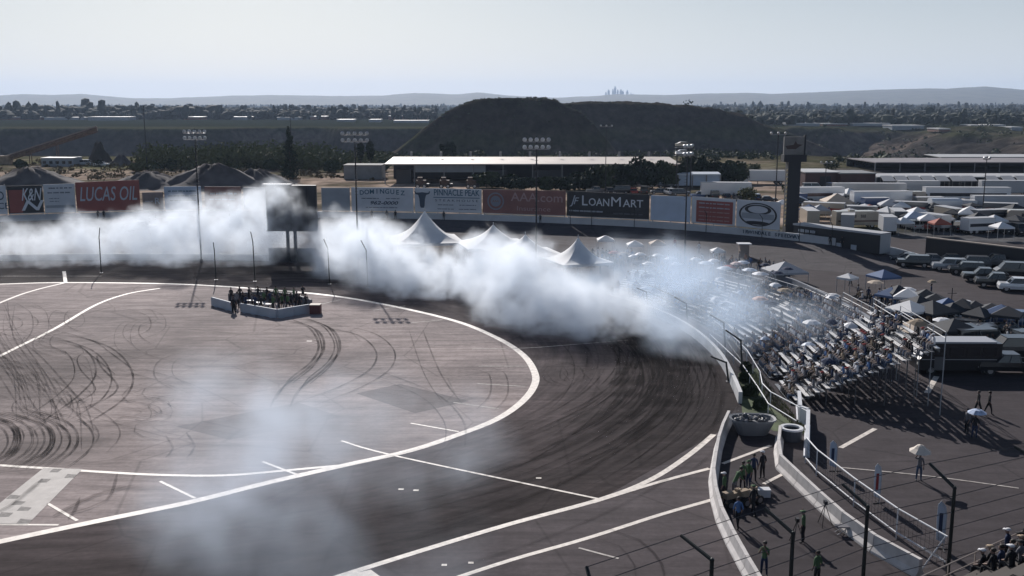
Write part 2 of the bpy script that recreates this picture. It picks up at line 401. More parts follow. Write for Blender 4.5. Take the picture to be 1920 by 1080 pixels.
# start box with worn chequers
def start_box():
    m = bpy.data.materials.new('start_box'); m.use_nodes = True; t = m.node_tree; b = t.nodes['Principled BSDF']; b.inputs['Roughness'].default_value = .75
    uv = nnode(t, 'ShaderNodeTexCoord'); ch = nnode(t, 'ShaderNodeTexChecker'); ch.inputs['Scale'].default_value = 1
    mp = nnode(t, 'ShaderNodeMapping'); mp.inputs['Scale'].default_value = (4, 10, 1); t.links.new(uv.outputs['UV'], mp.inputs[0])
    no = nnode(t, 'ShaderNodeTexNoise'); no.inputs['Scale'].default_value = 1.3; no.inputs['Detail'].default_value = 7; t.links.new(uv.outputs['Object'], no.inputs['Vector'])
    ch.inputs['Scale'].default_value = 1.0; t.links.new(mp.outputs[0], ch.inputs['Vector'])
    ch.inputs[1].default_value = (.56, .53, .50, 1); ch.inputs[2].default_value = (.56, .53, .50, 1)
    mx = nnode(t, 'ShaderNodeMix', data_type='RGBA'); t.links.new(no.outputs[0], mx.inputs[0])
    mx.inputs[6].default_value = (.66, .62, .58, 1); mx.inputs[7].default_value = (.34, .31, .29, 1)
    t.links.new(mx.outputs[2], b.inputs['Base Color'])
    a, b2, c, d = G(82, 878), G(155, 880), G(52, 984), G(-50, 984)
    mb = MB()
    N = 10; M_ = 4
    dark = []
    o = sheet('start_box_paint', [a, b2, c, d], .028, m)
    mb = MB()
    for j in range(N):
        for i in (0, 1, 2, 3):
            if (i, j % 4) not in ((1, 0), (3, 1), (1, 2), (2, 3), (0, 1)) or rng.random() < .25: continue
            def P(u_, v_): return a.lerp(b2, u_).lerp(d.lerp(c, u_), v_)
            q = [P(i / 4 + .01, j / N + .01), P((i + 1) / 4, j / N + .01 + rng.uniform(0, .02)), P((i + 1) / 4 - rng.uniform(0, .04), (j + .8) / N), P(i / 4 + .02, (j + .85) / N)]
            mb.add([(p.x, p.y, .032) for p in q], [(0, 3, 2, 1)])
    tag(mb.build('start_box_squares', mat('worn_square', (.20, .185, .175), .8, var=.4, scale=4)), kind='structure')
start_box()

# tyre marks: thin translucent rubber ribbons
def rubber(name, op):
    m = bpy.data.materials.new(name); m.use_nodes = True; t = m.node_tree; b = t.nodes['Principled BSDF']
    b.inputs['Base Color'].default_value = (.012, .009, .010, 1); b.inputs['Roughness'].default_value = .95; b.inputs['Specular IOR Level'].default_value = .08
    tc = nnode(t, 'ShaderNodeTexCoord'); no = nnode(t, 'ShaderNodeTexNoise'); no.inputs['Scale'].default_value = .5; no.inputs['Detail'].default_value = 6
    t.links.new(tc.outputs['Object'], no.inputs['Vector'])
    mr = nnode(t, 'ShaderNodeMapRange'); mr.inputs[1].default_value = .35; mr.inputs[2].default_value = .62; mr.inputs[3].default_value = op * .35; mr.inputs[4].default_value = op
    t.links.new(no.outputs[0], mr.inputs[0]); t.links.new(mr.outputs[0], b.inputs['Alpha'])
    return m
RB = {k: rubber('rubber_' + n, k * .78) for k, n in ((.25, 'faint'), (.45, 'light'), (.7, 'dark'))}
zc = [.036]
def marks(curves, wd, op, pair=None, name='tyre_marks'):
    mb = MB()
    for c in curves:
        pts = catmull(c, 1.0)
        if pair:
            off = []
            for s_ in (-pair / 2, pair / 2):
                q = []
                for i, p in enumerate(pts):
                    a = pts[max(i - 1, 0)]; b_ = pts[min(i + 1, len(pts) - 1)]; tt = (b_ - a)
                    if tt.length < 1e-6: tt = Vector((1, 0, 0))
                    tt.normalize(); q.append(p + Vector((-tt.y, tt.x, 0)) * s_)
                off.append(q)
        else: off = [pts]
        for q in off:
            ribbon(mb, q, wd * .62 * rng.uniform(.6, 1.3), zc[0] + rng.uniform(0, .003), lambda s: .35 + .65 * min(1, 6 * s, 6 * (1 - s)))
    zc[0] += .0045
    o = mb.build(name, RB[op], fix=False); tag(o, kind='stuff', label='dark curved rubber streaks left by drifting tyres on the track surface'); return o
def arc(cx, cy, r, a0, a1, ry=None, n=12, rot=0.0):
    ry = ry or r; out = []
    for i in range(n):
        a = R(a0 + (a1 - a0) * i / (n - 1)); x, y = r * math.cos(a), ry * math.sin(a)
        out.append(Vector((cx + x * math.cos(rot) - y * math.sin(rot), cy + x * math.sin(rot) + y * math.cos(rot), 0)))
    return out
rg = random.Random(11)
def track_arcs(n, rmin, rmax, lo, hi, op, wd):
    cs = []
    for i in range(n):
        r = rg.triangular(rmin, rmax, rmin + (rmax - rmin) * .7); a0 = rg.uniform(lo, hi); ln_ = rg.uniform(18, 60)
        cs.append(arc(CTR[0] + rg.uniform(-4.5, 3), CTR[1] + rg.uniform(-6, 6), r, a0, a0 + ln_, r * rg.uniform(.95, 1.05)))
    marks(cs, wd, op)
track_arcs(120, 38.5, 48.5, -45, 40, .45, .22)
track_arcs(70, 40, 48.5, -35, 50, .7, .2)
track_arcs(60, 39, 48, -40, 50, .25, 1.6)
track_arcs(70, 39, 47, 20, 80, .45, .3)
track_arcs(90, 38.5, 49, -75, 60, .25, .5)
# curved pairs in the infield
P_ = lambda *a: gp(a)
marks([P_((548, 600), (590, 612), (612, 645), (600, 678), (560, 712), (535, 750)), P_((560, 598), (610, 620), (622, 655), (595, 690), (545, 730), (525, 765)), P_((556, 600), (600, 614), (618, 650), (606, 684), (565, 720))], .34, .7, 1.5)
marks([P_((600, 610), (680, 625), (720, 655), (715, 690), (660, 725), (570, 760)), P_((100, 625), (190, 655), (228, 700), (215, 745), (150, 790)), P_((70, 640), (140, 658), (160, 700), (130, 740), (60, 790)), P_((60, 628), (150, 640), (190, 665), (235, 700)), P_((85, 770), (150, 760), (200, 730), (170, 690), (165, 668), (190, 660))], .26, .7, 1.7)
marks([P_((120, 745), (190, 790), (205, 820), (180, 850)), P_((330, 790), (270, 800), (285, 815), (330, 825)), P_((230, 690), (310, 712), (390, 745), (440, 770)), P_((780, 620), (810, 700), (850, 760)), P_((700, 700), (800, 740), (850, 790), (852, 840)),
       P_((890, 690), (930, 700), (935, 740), (910, 770)), P_((1040, 700), (1060, 720), (1080, 705), (1065, 685), (1040, 690), (1036, 712), (1070, 725)), P_((1125, 1000), (1180, 1020), (1215, 1060), (1220, 1090)), P_((330, 815), (345, 840), (330, 860))], .22, .45, 1.4)
cs = []; cs2 = []
for i in range(22):      # loops opening to the left, lower cluster
    x = rg.uniform(-60, 150); cs.append(P_((x - rg.uniform(60, 110), 770 + rg.uniform(-14, 10)), (x - 16, 792 + rg.uniform(-6, 6)), (x + 3, 822 + rg.uniform(-6, 6)), (x - 14, 853), (x - rg.uniform(60, 90), 879)))
for i in range(20):      # upper cluster sweeping down from the left edge
    x = rg.uniform(-70, 30); cs2.append(P_((x + rg.uniform(-10, 20), 565 + rg.uniform(-10, 40)), (x + rg.uniform(0, 24), 625 + rg.uniform(-10, 20)), (x + rg.uniform(40, 80), 690 + rg.uniform(-14, 14)), (x + rg.uniform(70, 130), 760 + rg.uniform(-10, 40))))
for i in range(12):
    x = rg.uniform(-60, 40); y = rg.uniform(600, 720); cs2.append(P_((x - 30, y), (x + 50, y + rg.uniform(20, 50)), (x + 120, y + rg.uniform(60, 110)), (x + 130 + rg.uniform(0, 60), y + rg.uniform(110, 170))))
marks(cs, .17, .7); marks(cs2, .15, .45)
lp = []
for i in range(22):
    x = rg.uniform(20, 330); y = rg.uniform(600, 850); w_ = rg.uniform(25, 90); h_ = rg.uniform(15, 45); sg_ = rg.choice([-1, 1])
    lp.append(P_((x - sg_ * w_, y - h_), (x, y - h_ * .6), (x + sg_ * w_ * .25, y), (x, y + h_ * .5), (x - sg_ * w_ * rg.uniform(.6, 1.2), y + h_)))
marks(lp, .16, .45, 1.5)
marks([P_((x - 70, 778), (x - 14, 796), (x + 4, 824), (x - 10, 852), (x - 50, 880)) for x in (34, 58, 90, 120, 150)], .22, .7, 1.5)
marks([P_((x, y), (x + rg.uniform(60, 260), y + rg.uniform(-30, 30))) for x, y in [(rg.uniform(0, 850), rg.uniform(590, 850)) for _ in range(26)]], .35, .25)
marks([P_((150, 935), (140, 960), (128, 975)), P_((220, 890), (200, 940), (130, 965)), P_((80, 900), (20, 950), (-20, 970)), P_((100, 970), (180, 930), (260, 910))], .5, .45)
# dull stain sheets on lower straight are left to noise

# ------------------------------------------------------------------ outer banked track and wall
WB = [(-900, 470), (-600, 450), (-300, 429), (-80, 419), (150, 411), (300, 407), (450, 406), (600, 408), (800, 411), (1000, 417), (1215, 427), (1380, 440), (1520, 455), (1610, 467), (1680, 480), (1722, 492)]
wall_base = catmull([G(x, y, 1.5 if x < 1600 else {1610: 1.2, 1680: .6, 1722: .1}[x]) for x, y in WB], 2.0)
def offset(pts, d):
    out = []
    for i, p in enumerate(pts):
        a = pts[max(i - 3, 0)]; b_ = pts[min(i + 3, len(pts) - 1)]; tt = b_ - a; tt.z = 0; tt.normalize()
        out.append(p + Vector((tt.y, -tt.x, 0)) * d)       # towards the camera side
    return out
inn = offset(wall_base, 16)
mb = MB(); L = []
for k, f_ in enumerate((0, .25, .5, .75, 1)):
    for p, q in zip(wall_base, inn):
        r_ = p.lerp(q, f_); r_.z = p.z * (1 - f_) ** 1.15 + .012; L.append(r_)
n = len(wall_base)
mb.add(L, [(r_ * n + i, r_ * n + i + 1, (r_ + 1) * n + i + 1, (r_ + 1) * n + i) for r_ in range(4) for i in range(n - 1)])
tag(mb.build('banked_track', M_BANK, smooth=True), kind='structure')
mb = MB(); q0 = offset(wall_base, 6); q1 = offset(wall_base, 6.15)
L = []
for p, q in zip(q0, q1): L += [(p.x, p.y, 1.02), (q.x, q.y, 1.0)]
def wall_strip(pts, h, th, z0f):
    mb = MB(); back = offset(pts, -th); n = len(pts); vs = []
    for p, q in zip(pts, back):
        vs += [(p.x, p.y, z0f(p)), (p.x, p.y, p.z + h), (q.x, q.y, p.z + h), (q.x, q.y, z0f(p))]
    fs = []
    for i in range(n - 1):
        a = 4 * i; c = a + 4
        fs += [(a, c, c + 1, a + 1), (a + 1, c + 1, c + 2, a + 2), (a + 2, c + 2, c + 3, a + 3)]
    fs += [(0, 1, 2, 3), (4 * n - 4, 4 * n - 1, 4 * n - 2, 4 * n - 3)]
    mb.add(vs, fs); return mb
wall_mat = mat('painted_concrete', (.50, .52, .55), .7, var=.12, scale=.35)
ow = wall_strip(wall_base, 1.15, .35, lambda p: 0.0).build('boundary_wall', wall_mat)
tag(ow, 'long white painted concrete wall curving along the far outer edge of the banked track', 'wall')
iwp = catmull(gp(INNER_WALL), 1.5)
tag(wall_strip(iwp, .95, .3, lambda p: 0).build('concrete_wall', mat('pale_concrete', (.62, .62, .62), .7, var=.12, scale=.6)), 'low pale concrete wall curving behind the smoke round the drift track', 'wall')
# ------------------------------------------------------------------ projection and wall helpers
def proj(p):
    dx, dy, dz = p.x, p.y, p.z - HC
    dep = dy * CT - dz * ST; up = dy * ST + dz * CT
    return 960 + F * dx / dep, 540 - F * up / dep
def wall_at(px):
    for a, b_ in zip(wall_base[:-1], wall_base[1:]):
        u0, u1 = proj(a)[0], proj(b_)[0]
        if u0 <= px <= u1: return a.lerp(b_, (px - u0) / (u1 - u0))
    return wall_base[-1].copy()
def text(s, size, parent, loc, m, shear=0.0, bold=0.0, width=None, ext=.02, align='CENTER', name='lettering', rx=90, sx=1.0):
    c = bpy.data.curves.new('t', 'FONT'); c.body = s; c.size = size; c.extrude = ext; c.shear = shear; c.offset = bold
    c.align_x = align; c.align_y = 'CENTER'; c.resolution_u = 3
    o = bpy.data.objects.new('t', c); S.collection.objects.link(o)
    bpy.context.view_layer.update()
    dg = bpy.context.evaluated_depsgraph_get(); me = bpy.data.meshes.new_from_object(o.evaluated_get(dg))
    bpy.data.objects.remove(o)
    xs_ = [v.co.x for v in me.vertices]; wd = (max(xs_) - min(xs_)) or 1
    k = (width / wd) if width else sx
    for v in me.vertices: v.co.x *= k
    me.transform(Matrix.Rotation(R(rx), 4, 'X')); me.materials.clear(); me.materials.append(m)
    q = link(bpy.data.objects.new(name, me), parent); q.location = loc; return q
def bars(parent, rows, x0, x1, m, name='small_print', th=.02, words=(3, 6)):
    """rows of small unreadable words"""
    mb = MB(); r_ = random.Random(int(abs(x0 * 31 + x1 * 7) * 10))
    for z, h in rows:
        x = x0 + r_.uniform(0, .08) * (x1 - x0); end = x1 - r_.uniform(0, .08) * (x1 - x0)
        while x < end - .2:
            ww = r_.uniform(.4, 1.3); e = min(x + ww, end); q = x
            while q < e - .06:                       # letter-like strokes
                lw = h * r_.uniform(.35, .6); mb.box((q + lw / 2, -.09, z), (lw * .7, th, h * r_.uniform(.7, 1)))
                q += lw
            x = e + h * .6
    return mb.build(name, m, parent)
MB_W = mat('board_white', (.52, .55, .60), .6, var=.06, scale=.6)
MB_B = mat('board_pale_blue', (.42, .50, .62), .6, var=.08, scale=.5)
MB_G = mat('board_grey', (.30, .33, .37), .6, var=.1, scale=.5)
MB_K = mat('board_black', (.02, .022, .028), .55)
MB_R = mat('board_red', (.27, .075, .065), .6, var=.1, scale=.5)
MB_RB = mat('board_faded_red', (.22, .10, .09), .6, var=.12, scale=.5)
INK = mat('dark_ink', (.045, .07, .11), .6); INK_W = mat('white_ink', (.62, .65, .70), .6); INK_T = mat('teal_ink', (.05, .12, .18), .6)
INK_G = mat('silver_ink', (.42, .46, .52), .6); STEEL = mat('grey_steel', (.22, .22, .23), .5, .6); DK = mat('dark_steel', (.03, .03, .035), .5, .5)
GALV = mat('galvanised_steel', (.42, .43, .45), .65, .2)
def board(pl, pr, tl, tr_, label, m, lift=.12, cut=None):
    a, b_ = wall_at(pl), wall_at(pr)
    nrm = (b_ - a); nrm.z = 0; wd = nrm.length; nrm.normalize(); back = Vector((-nrm.y, nrm.x, 0))
    a = a + back * .75; b_ = b_ + back * .75; z0 = 2.65 + lift
    h0 = top_z(a, tl) - z0; h1 = top_z(b_, tr_) - z0
    e = empty('billboard', (a.x, a.y, z0), math.atan2(nrm.y, nrm.x)); tag(e, label, 'billboard', 'billboards along the outer wall')
    mb = MB(); w_ = wd + .02
    mb.side([(0, 0), (w_, 0), (w_, h1), (0, h0)], .12); mb.build('panel', m, e)
    n = max(2, int(wd / 4)); 
    for i in range(n + 1):
        x = .3 + (w_ - .5) * i / n; q = MB(); q.box((x, .22, (h0 - z0) / 2 + 0), (.16, .18, h0 + z0 - .1)); q.build('post', STEEL, e)
    fr = MB(); fr.box((w_ / 2 + .05, -.075, .06), (w_, .03, .12)); fr.build('bottom_rail', GALV, e)
    return e, w_, (h0 + h1) / 2
# left to right
e, w_, h_ = board(-70, 15, 347, 348, 'white billboard cut off by the left edge, with the end of a dark word', MB_W)
text('TORO D', h_ * .42, e, (w_ * .55, -.09, h_ * .62), INK, bold=.02, width=w_ * .8); text('RACE', h_ * .3, e, (w_ * .78, -.09, h_ * .28), INK)
e, w_, h_ = board(17, 83, 349, 347, 'black billboard with a red left end and slanted white letters', MB_K)
q = MB(); q.side([(.25, .25), (w_ * .4, .25), (w_ * .55, h_ * .85), (.25, h_ * .85)], .03); o = q.build('red_field', MB_R, e); o.location.y = -.085
text('K&N', h_ * .62, e, (w_ * .66, -.12, h_ * .66), INK_W, shear=.3, bold=.03, width=w_ * .58); text('N', h_ * .5, e, (w_ * .62, -.12, h_ * .27), INK_W, shear=.3, bold=.04, sx=1.7)
e, w_, h_ = board(85, 143, 346, 344, 'pale billboard with rows of small blue print, between the black one and the red one', MB_W)
bars(e, [(h_ * .86, .28), (h_ * .7, .28)], .6, w_ - .4, INK); bars(e, [(h_ * .5, .16), (h_ * .4, .16)], .8, w_ * .5, INK)
q = MB(); q.box((w_ / 2, -.085, h_ * .22), (w_ * .92, .03, .5)); q.build('dark_strip', MB_G, e)
e, w_, h_ = board(145, 264, 342, 337, 'red billboard with large slanted silver letters reading LUCAS OIL', MB_R)
text('LUCAS OIL', h_ * .66, e, (w_ * .5, -.09, h_ * .56), INK_G, shear=.22, bold=.02, width=w_ * .9)
e, w_, h_ = board(268, 307, 361, 360, 'short brownish billboard lower than the ones beside it', mat('board_brown', (.24, .19, .18), .7, var=.2, scale=.8))
text('R', h_ * .5, e, (w_ * .7, -.09, h_ * .5), INK_G); bars(e, [(h_ * .5, .2)], .4, w_ * .5, INK_G)
e, w_, h_ = board(309, 378, 350, 349, 'pale blue billboard half hidden by smoke, just left of the first floodlight pole', MB_B)
bars(e, [(h_ * .8, .3), (h_ * .6, .2), (h_ * .4, .2)], .6, w_ - .6, INK_T)
e, w_, h_ = board(384, 452, 350, 350, 'faded red billboard rising out of the smoke, just right of the first floodlight pole', MB_RB)
bars(e, [(h_ * .7, .4), (h_ * .45, .3)], .6, w_ - .6, INK_G)
e, w_, h_ = board(456, 500, 352, 351, 'grey billboard buried in smoke left of the black scoreboard', MB_G)
e, w_, h_ = board(602, 655, 352, 352, 'blank grey billboard right of the black scoreboard', MB_G)
e, w_, h_ = board(658, 774, 351, 352, 'pale billboard with the curved heading DOMINGUEZ', MB_W)
word = 'DOMINGUEZ'
for i, ch in enumerate(word):
    u_ = (i - 4) / 4; text(ch, h_ * .27, e, (w_ * .5 + u_ * w_ * .33, -.09, h_ * (.83 - .06 * u_ * u_)), INK_T, bold=.02, name='letter')
bars(e, [(h_ * .54, .17)], w_ * .15, w_ * .45, INK); bars(e, [(h_ * .54, .17)], w_ * .55, w_ * .8, INK); bars(e, [(h_ * .16, .17)], w_ * .2, w_ * .75, INK)
text('962-0000', h_ * .2, e, (w_ * .52, -.09, h_ * .35), INK, shear=.25, bold=.02, width=w_ * .45)
e, w_, h_ = board(776, 901, 352, 355, "pale billboard with a black bull's head and steakhouse lettering", MB_W)
bl = [(-.12, .34), (-.30, .36), (-.50, .40), (-.56, .50), (-.50, .52), (-.44, .45), (-.28, .45), (0, .47), (.28, .45), (.44, .45), (.50, .52), (.56, .50), (.50, .40), (.30, .36), (.12, .34)]
q = MB(); q.side([(x * h_ * .62, (z + .36) * h_) for x, z in bl], .03)
q.side([(x * h_ * .62, (z + .36) * h_) for x, z in [(-.30, .40), (.30, .40), (.20, .20), (.16, -.1), (.10, -.18), (-.10, -.18), (-.16, -.1), (-.20, .20)]], .034)
o = q.build('bull_head', INK, e); o.location = (w_ * .115, -.09, 0)
text('PINNACLE PEAK', h_ * .36, e, (w_ * .63, -.09, h_ * .82), INK_T, bold=.02, width=w_ * .68)
q = MB(); q.box((w_ * .63, -.09, h_ * .625), (w_ * .69, .03, .14)); q.build('underline', INK_T, e)
text('S T E A K H O U S E', h_ * .13, e, (w_ * .63, -.09, h_ * .5), INK, width=w_ * .64)
bars(e, [(h_ * .32, .17), (h_ * .15, .17)], w_ * .33, w_ * .6, INK); bars(e, [(h_ * .32, .17), (h_ * .15, .17)], w_ * .66, w_ * .93, INK)
e, w_, h_ = board(903, 1058, 355, 358, 'dark red billboard with a round emblem and pale red lettering ending in .com', MB_RB)
pk = mat('faded_pink_ink', (.40, .27, .27), .6)
q = MB()
for r0, r1 in ((1.0, .84), (.62, .0)):
    vs = []; N_ = 24
    for i in range(N_):
        a = 2 * math.pi * i / N_; vs += [(r0 * math.cos(a) * h_ * .36, -.09, h_ * .52 + r0 * math.sin(a) * h_ * .36), (r1 * math.cos(a) * h_ * .36, -.09, h_ * .52 + r1 * math.sin(a) * h_ * .36)]
    q.add(vs, [(2 * i, 2 * i + 1, (2 * i + 3) % (2 * N_), (2 * i + 2) % (2 * N_)) for i in range(N_)])
o = q.build('emblem', mat('emblem_grey', (.20, .22, .27), .6), e); o.location.x = w_ * .16
text('AAA', h_ * .14, e, (w_ * .16, -.1, h_ * .52), MB_RB)
text('AAA.com', h_ * .5, e, (w_ * .66, -.09, h_ * .70), pk, bold=.01, width=w_ * .62); text('Insurance', h_ * .27, e, (w_ * .62, -.09, h_ * .25), pk, width=w_ * .4)
e, w_, h_ = board(1060, 1214, 358, 365, 'black billboard with white serif-style lettering LOANMART', MB_K)
text('L', h_ * .56, e, (w_ * .22, -.09, h_ * .64), INK_W, bold=.01); text('OAN', h_ * .42, e, (w_ * .40, -.09, h_ * .60), INK_W, bold=.01, width=w_ * .25)
text('M', h_ * .54, e, (w_ * .605, -.09, h_ * .64), INK_W, width=w_ * .115); text('ART', h_ * .42, e, (w_ * .81, -.09, h_ * .60), INK_W, bold=.01, width=w_ * .24)
text('J', h_ * .5, e, (w_ * .07, -.09, h_ * .66), INK_G, shear=.3); text('F', h_ * .4, e, (w_ * .105, -.09, h_ * .62), INK_G, shear=.3)
bars(e, [(h_ * .24, .3)], w_ * .03, w_ * .45, INK_G); bars(e, [(h_ * .2, .26)], w_ * .55, w_ * .93, mat('dim_ink', (.10, .11, .13), .6))
e, w_, h_ = board(1216, 1290, 366, 369, 'blank pale blue billboard right of the black one', MB_B)
e, w_, h_ = board(1292, 1373, 368, 374, 'pale billboard with a red panel full of small white print', MB_W)
q = MB(); q.box((w_ * .53, -.085, h_ * .47), (w_ * .84, .03, h_ * .82)); q.build('red_panel', MB_R, e)
for zz in (.78, .62, .46, .3, .16): bars(e, [(h_ * zz, .22)], w_ * .16, w_ * .9, pk if zz < .5 else INK_G).location.y = -.03
e, w_, h_ = board(1375, 1456, 374, 379, 'white billboard with a large dark oval emblem', MB_W)
q = MB()
def ring_(r0, r1, zs_, cz, y_):
    vs = []; N_ = 28
    for i in range(N_):
        a = 2 * math.pi * i / N_
        for r_ in (r0, r1): vs.append((r_ * math.cos(a), y_, cz + zs_ * r_ * math.sin(a)))
    q.add(vs, [(2 * i, 2 * i + 1, (2 * i + 3) % (2 * N_), (2 * i + 2) % (2 * N_)) for i in range(N_)])
W2 = w_ * .44
ring_(W2, W2 * .9, .85 * h_ * .5 / W2, h_ * .5, -.09); ring_(W2 * .7, W2 * .52, .5 * h_ * .5 / W2, h_ * .68, -.092); ring_(W2 * .65, W2 * .0, .2 * h_ * .5 / W2, h_ * .2, -.092)
o = q.build('oval_emblem', MB_K, e); o.location.x = w_ * .5
q = MB(); q.box((w_ * .5, -.088, h_ * .44), (W2 * 1.7, .02, h_ * .2)); q.build('emblem_band', MB_G, e)
# writing on the boundary wall
def wall_text(s, p0, p1):
    n = len(s)
    for i, ch in enumerate(s):
        if ch == ' ': continue
        px = p0 + (p1 - p0) * (i + .5) / n; a = wall_at(px); b_ = wall_at(px + 4); d = b_ - a
        q = text(ch, .75, ow, (a.x, a.y, a.z + .62), INK, bold=.02, name='letter', sx=1.15)
        d.normalize(); q.rotation_euler = (0, 0, math.atan2(d.y, d.x)); q.location = q.location + Vector((d.y, -d.x, 0)) * .03
wall_text('IRWINDALE SPEEDWAY', 1391, 1500)

# ------------------------------------------------------------------ scoreboard, pylon, floodlight poles
def scoreboard():
    b0 = G(551, 492); e = empty('scoreboard', b0, R(-2)); tag(e, 'large black backlit scoreboard on two posts standing in the smoke beyond the track', 'scoreboard')
    wd = 95 / F * 148; zt = top_z(b0, 347); zb = 4.6  # panel carried lower to stand in for shade within the smoke
    q = MB(); q.box((0, 0, (zt + zb) / 2), (wd, .6, zt - zb)); q.build('panel', MB_K, e)
    q = MB()
    for z in (zb + .1, (zt + zb) / 2, zt - .1): q.box((0, -.36, z), (wd, .1, .16))
    for x in np.linspace(-wd / 2 + .1, wd / 2 - .1, 7): q.box((x, -.34, (zt + zb) / 2), (.1, .08, zt - zb))
    q.build('back_frame', DK, e)
    q = MB(); q.box((-.9, -.1, zt + .1), (wd * .55, 1.1, .14)); o = q.build('top_walkway', GALV, e); o.location.x = -1.1
    for x in (-.75, .35): q = MB(); q.box((x, 0, zb / 2), (.42, .42, zb)); q.build('post', DK, e)
    q = MB(); q.box((0, .3, 1.05), (wd, .5, 2.1)); q.build('shade_base_wall', mat('shade_dark_base', (.05, .05, .06), .8), e)  # low wall raised and widened as a dark block imitating shade
scoreboard()
LAMP = mat('lamp_housing', (.60, .60, .60), .35, .8); LENS = mat('lamp_glass', (.75, .75, .72), .15, 0, coat=.5)
def flood_pole(px, base, top, cols, rows, label, wd=3.2, r=.13, face=0.0, gap=.9, ladder=True):
    b0 = base if isinstance(base, Vector) else G(px, base)
    e = empty('floodlight_pole', b0, face); h = top_z(b0, top)
    tag(e, label, 'floodlight', 'floodlight poles round the speedway')
    q = MB(); q.tube((0, 0, 0), (0, 0, h), r, r * .55, 10); q.tube((0, 0, 0), (0, 0, .5), r * 2, r * 1.8, 10); q.build('pole', DK, e)
    for j in range(rows):
        z = h - .4 - j * gap; q = MB(); q.box((0, 0, z - .3), (wd + .3, .12, .12)); q.build('crossarm', STEEL, e)
        for i in range(cols):
            x = -wd / 2 + wd * i / max(1, cols - 1)
            q = MB(); tl = R(-35)
            M = Matrix.Translation((x, -.1, z)) @ Matrix.Rotation(R(55), 4, 'X')
            prof = [(.06, .22), (.16, .2), (.24, .06), (.27, -.12)]; vs = []; n = 8
            for rr_, zz in prof:
                for k in range(n): vs.append(M @ Vector((rr_ * math.cos(2 * math.pi * k / n), rr_ * math.sin(2 * math.pi * k / n), zz)))
            fs = [(a_ * n + k, a_ * n + (k + 1) % n, (a_ + 1) * n + (k + 1) % n, (a_ + 1) * n + k) for a_ in range(3) for k in range(n)] + [tuple(range(n)), tuple(range(3 * n, 4 * n))]
            q.add(vs, fs); q.build('floodlight', LAMP, e)
    if ladder:
        q = MB()
        for z in np.arange(h * .55, h - .6, .4): q.box((0, r * 1.1 + .1, z), (.4, .05, .04))
        q.build('climbing_rungs', DK, e)
    return e
flood_pole(378, 492, 241, 5, 2, 'tall floodlight pole left of the black scoreboard, with two rows of lamps', 2.9)
flood_pole(672, 510, 244, 5, 2, 'tall floodlight pole crossing the billboard headed DOMINGUEZ', 3.3)
flood_pole(1005, G(1005, 192 + 44160 / 125), 255, 5, 2, 'floodlight pole in front of the dark red billboard', 2.9)
flood_pole(1283, G(1283, 501), 268, 3, 2, 'floodlight pole crossing the blank pale blue billboard, its lamps seen side on', 2.0, face=R(50), gap=1.1)
flood_pole(1135, GD(1135, 358, 262), 238, 3, 1, 'slim floodlight pole far behind, against the dark quarry mound', 2.8, .12)
flood_pole(1452, GD(1452, 420, 192), 250, 3, 1, 'floodlight pole half hidden behind the sign tower', 2.6)
flood_pole(1547, GD(1547, 350, 255), 319, 3, 1, 'low floodlight pole above the maroon storage building', 2.6, ladder=False)
flood_pole(1840, GD(1840, 425, 195), 288, 2, 1, 'slim light pole rising from the crowded paddock at the right', 1.0, .12)
def mast(px, d, top, label, r=.15):
    b0 = GD(px, 300, d); b0.z = float(terrain(np.array([b0.x]), np.array([b0.y]))[0]); h = top_z(b0, top) - b0.z
    q = MB(); q.tube((0, 0, 0), (0, 0, h), r, r * .5, 8)
    q.box((0, 0, h * .98), (1.2, .12, .1)); q.box((0, 0, .3), (.7, .7, .6)); o = q.build('utility_pole', DK); o.location = b0; tag(o, label, 'pole')
mast(275, 355, 196, 'tall thin dark mast rising alone above the left gravel yard', .22)
mast(547, 350, 196, 'tall thin mast standing behind the tall dark conifer')
mast(5, 420, 262, 'short dark pole at the far left edge of the picture')
mast(965, 470, 214, 'thin pole against the left slope of the quarry mound')
def pylon():
    b0 = G(1481, 440) ; b0 = GD(1481, 440, 166); b0.z = 0; e = empty('sign_tower', b0); tag(e, 'dark square sign tower with a pictured panel at its head beside the track wall', 'sign tower')
    z1 = top_z(b0, 303); z2 = top_z(b0, 290); z3 = top_z(b0, 256); s_ = 166 / F
    q = MB(); q.box((0, 0, z1 / 2), (23 * s_, 1.8, z1))
    q.build('column', MB_K, e)
    q = MB(); q.box((0, -.05, (z1 + z2) / 2), (42 * s_, 2.1, z2 - z1)); q.build('head_box', MB_K, e)
    q = MB(); q.box((-.1, -.1, (z2 + z3) / 2), (37 * s_, .5, z3 - z2 - .05)); pn = q.build('picture_panel', mat('panel_tan', (.20, .19, .18), .7, var=.2, scale=1), e)
    q = MB(); q.side([(-1.5, z2 + 1.4), (-1.2, z2 + .9), (.2, z2 + .9), (.7, z2 + 1.3), (1.3, z2 + 1.6), (.4, z2 + 1.7), (.1, z2 + 2.2), (-.2, z2 + 1.6)], .03); o = q.build('painted_shape', mat('shape_brown', (.07, .045, .04), .7), pn); o.location.y = -.38
    q = MB(); q.box((19 * s_, 0, (z2 + z3) / 2 + .1), (.22, .8, z3 - z2 + .3)); q.build('side_post', DK, e)
    for i in range(14):
        q = MB(); q.box((-12.6 * s_, -.7, z1 * .25 + i * z1 * .05), (.14, .3, .3)); q.build('position_light', mat('dull_yellow', (.35, .28, .15), .5), e)
pylon()

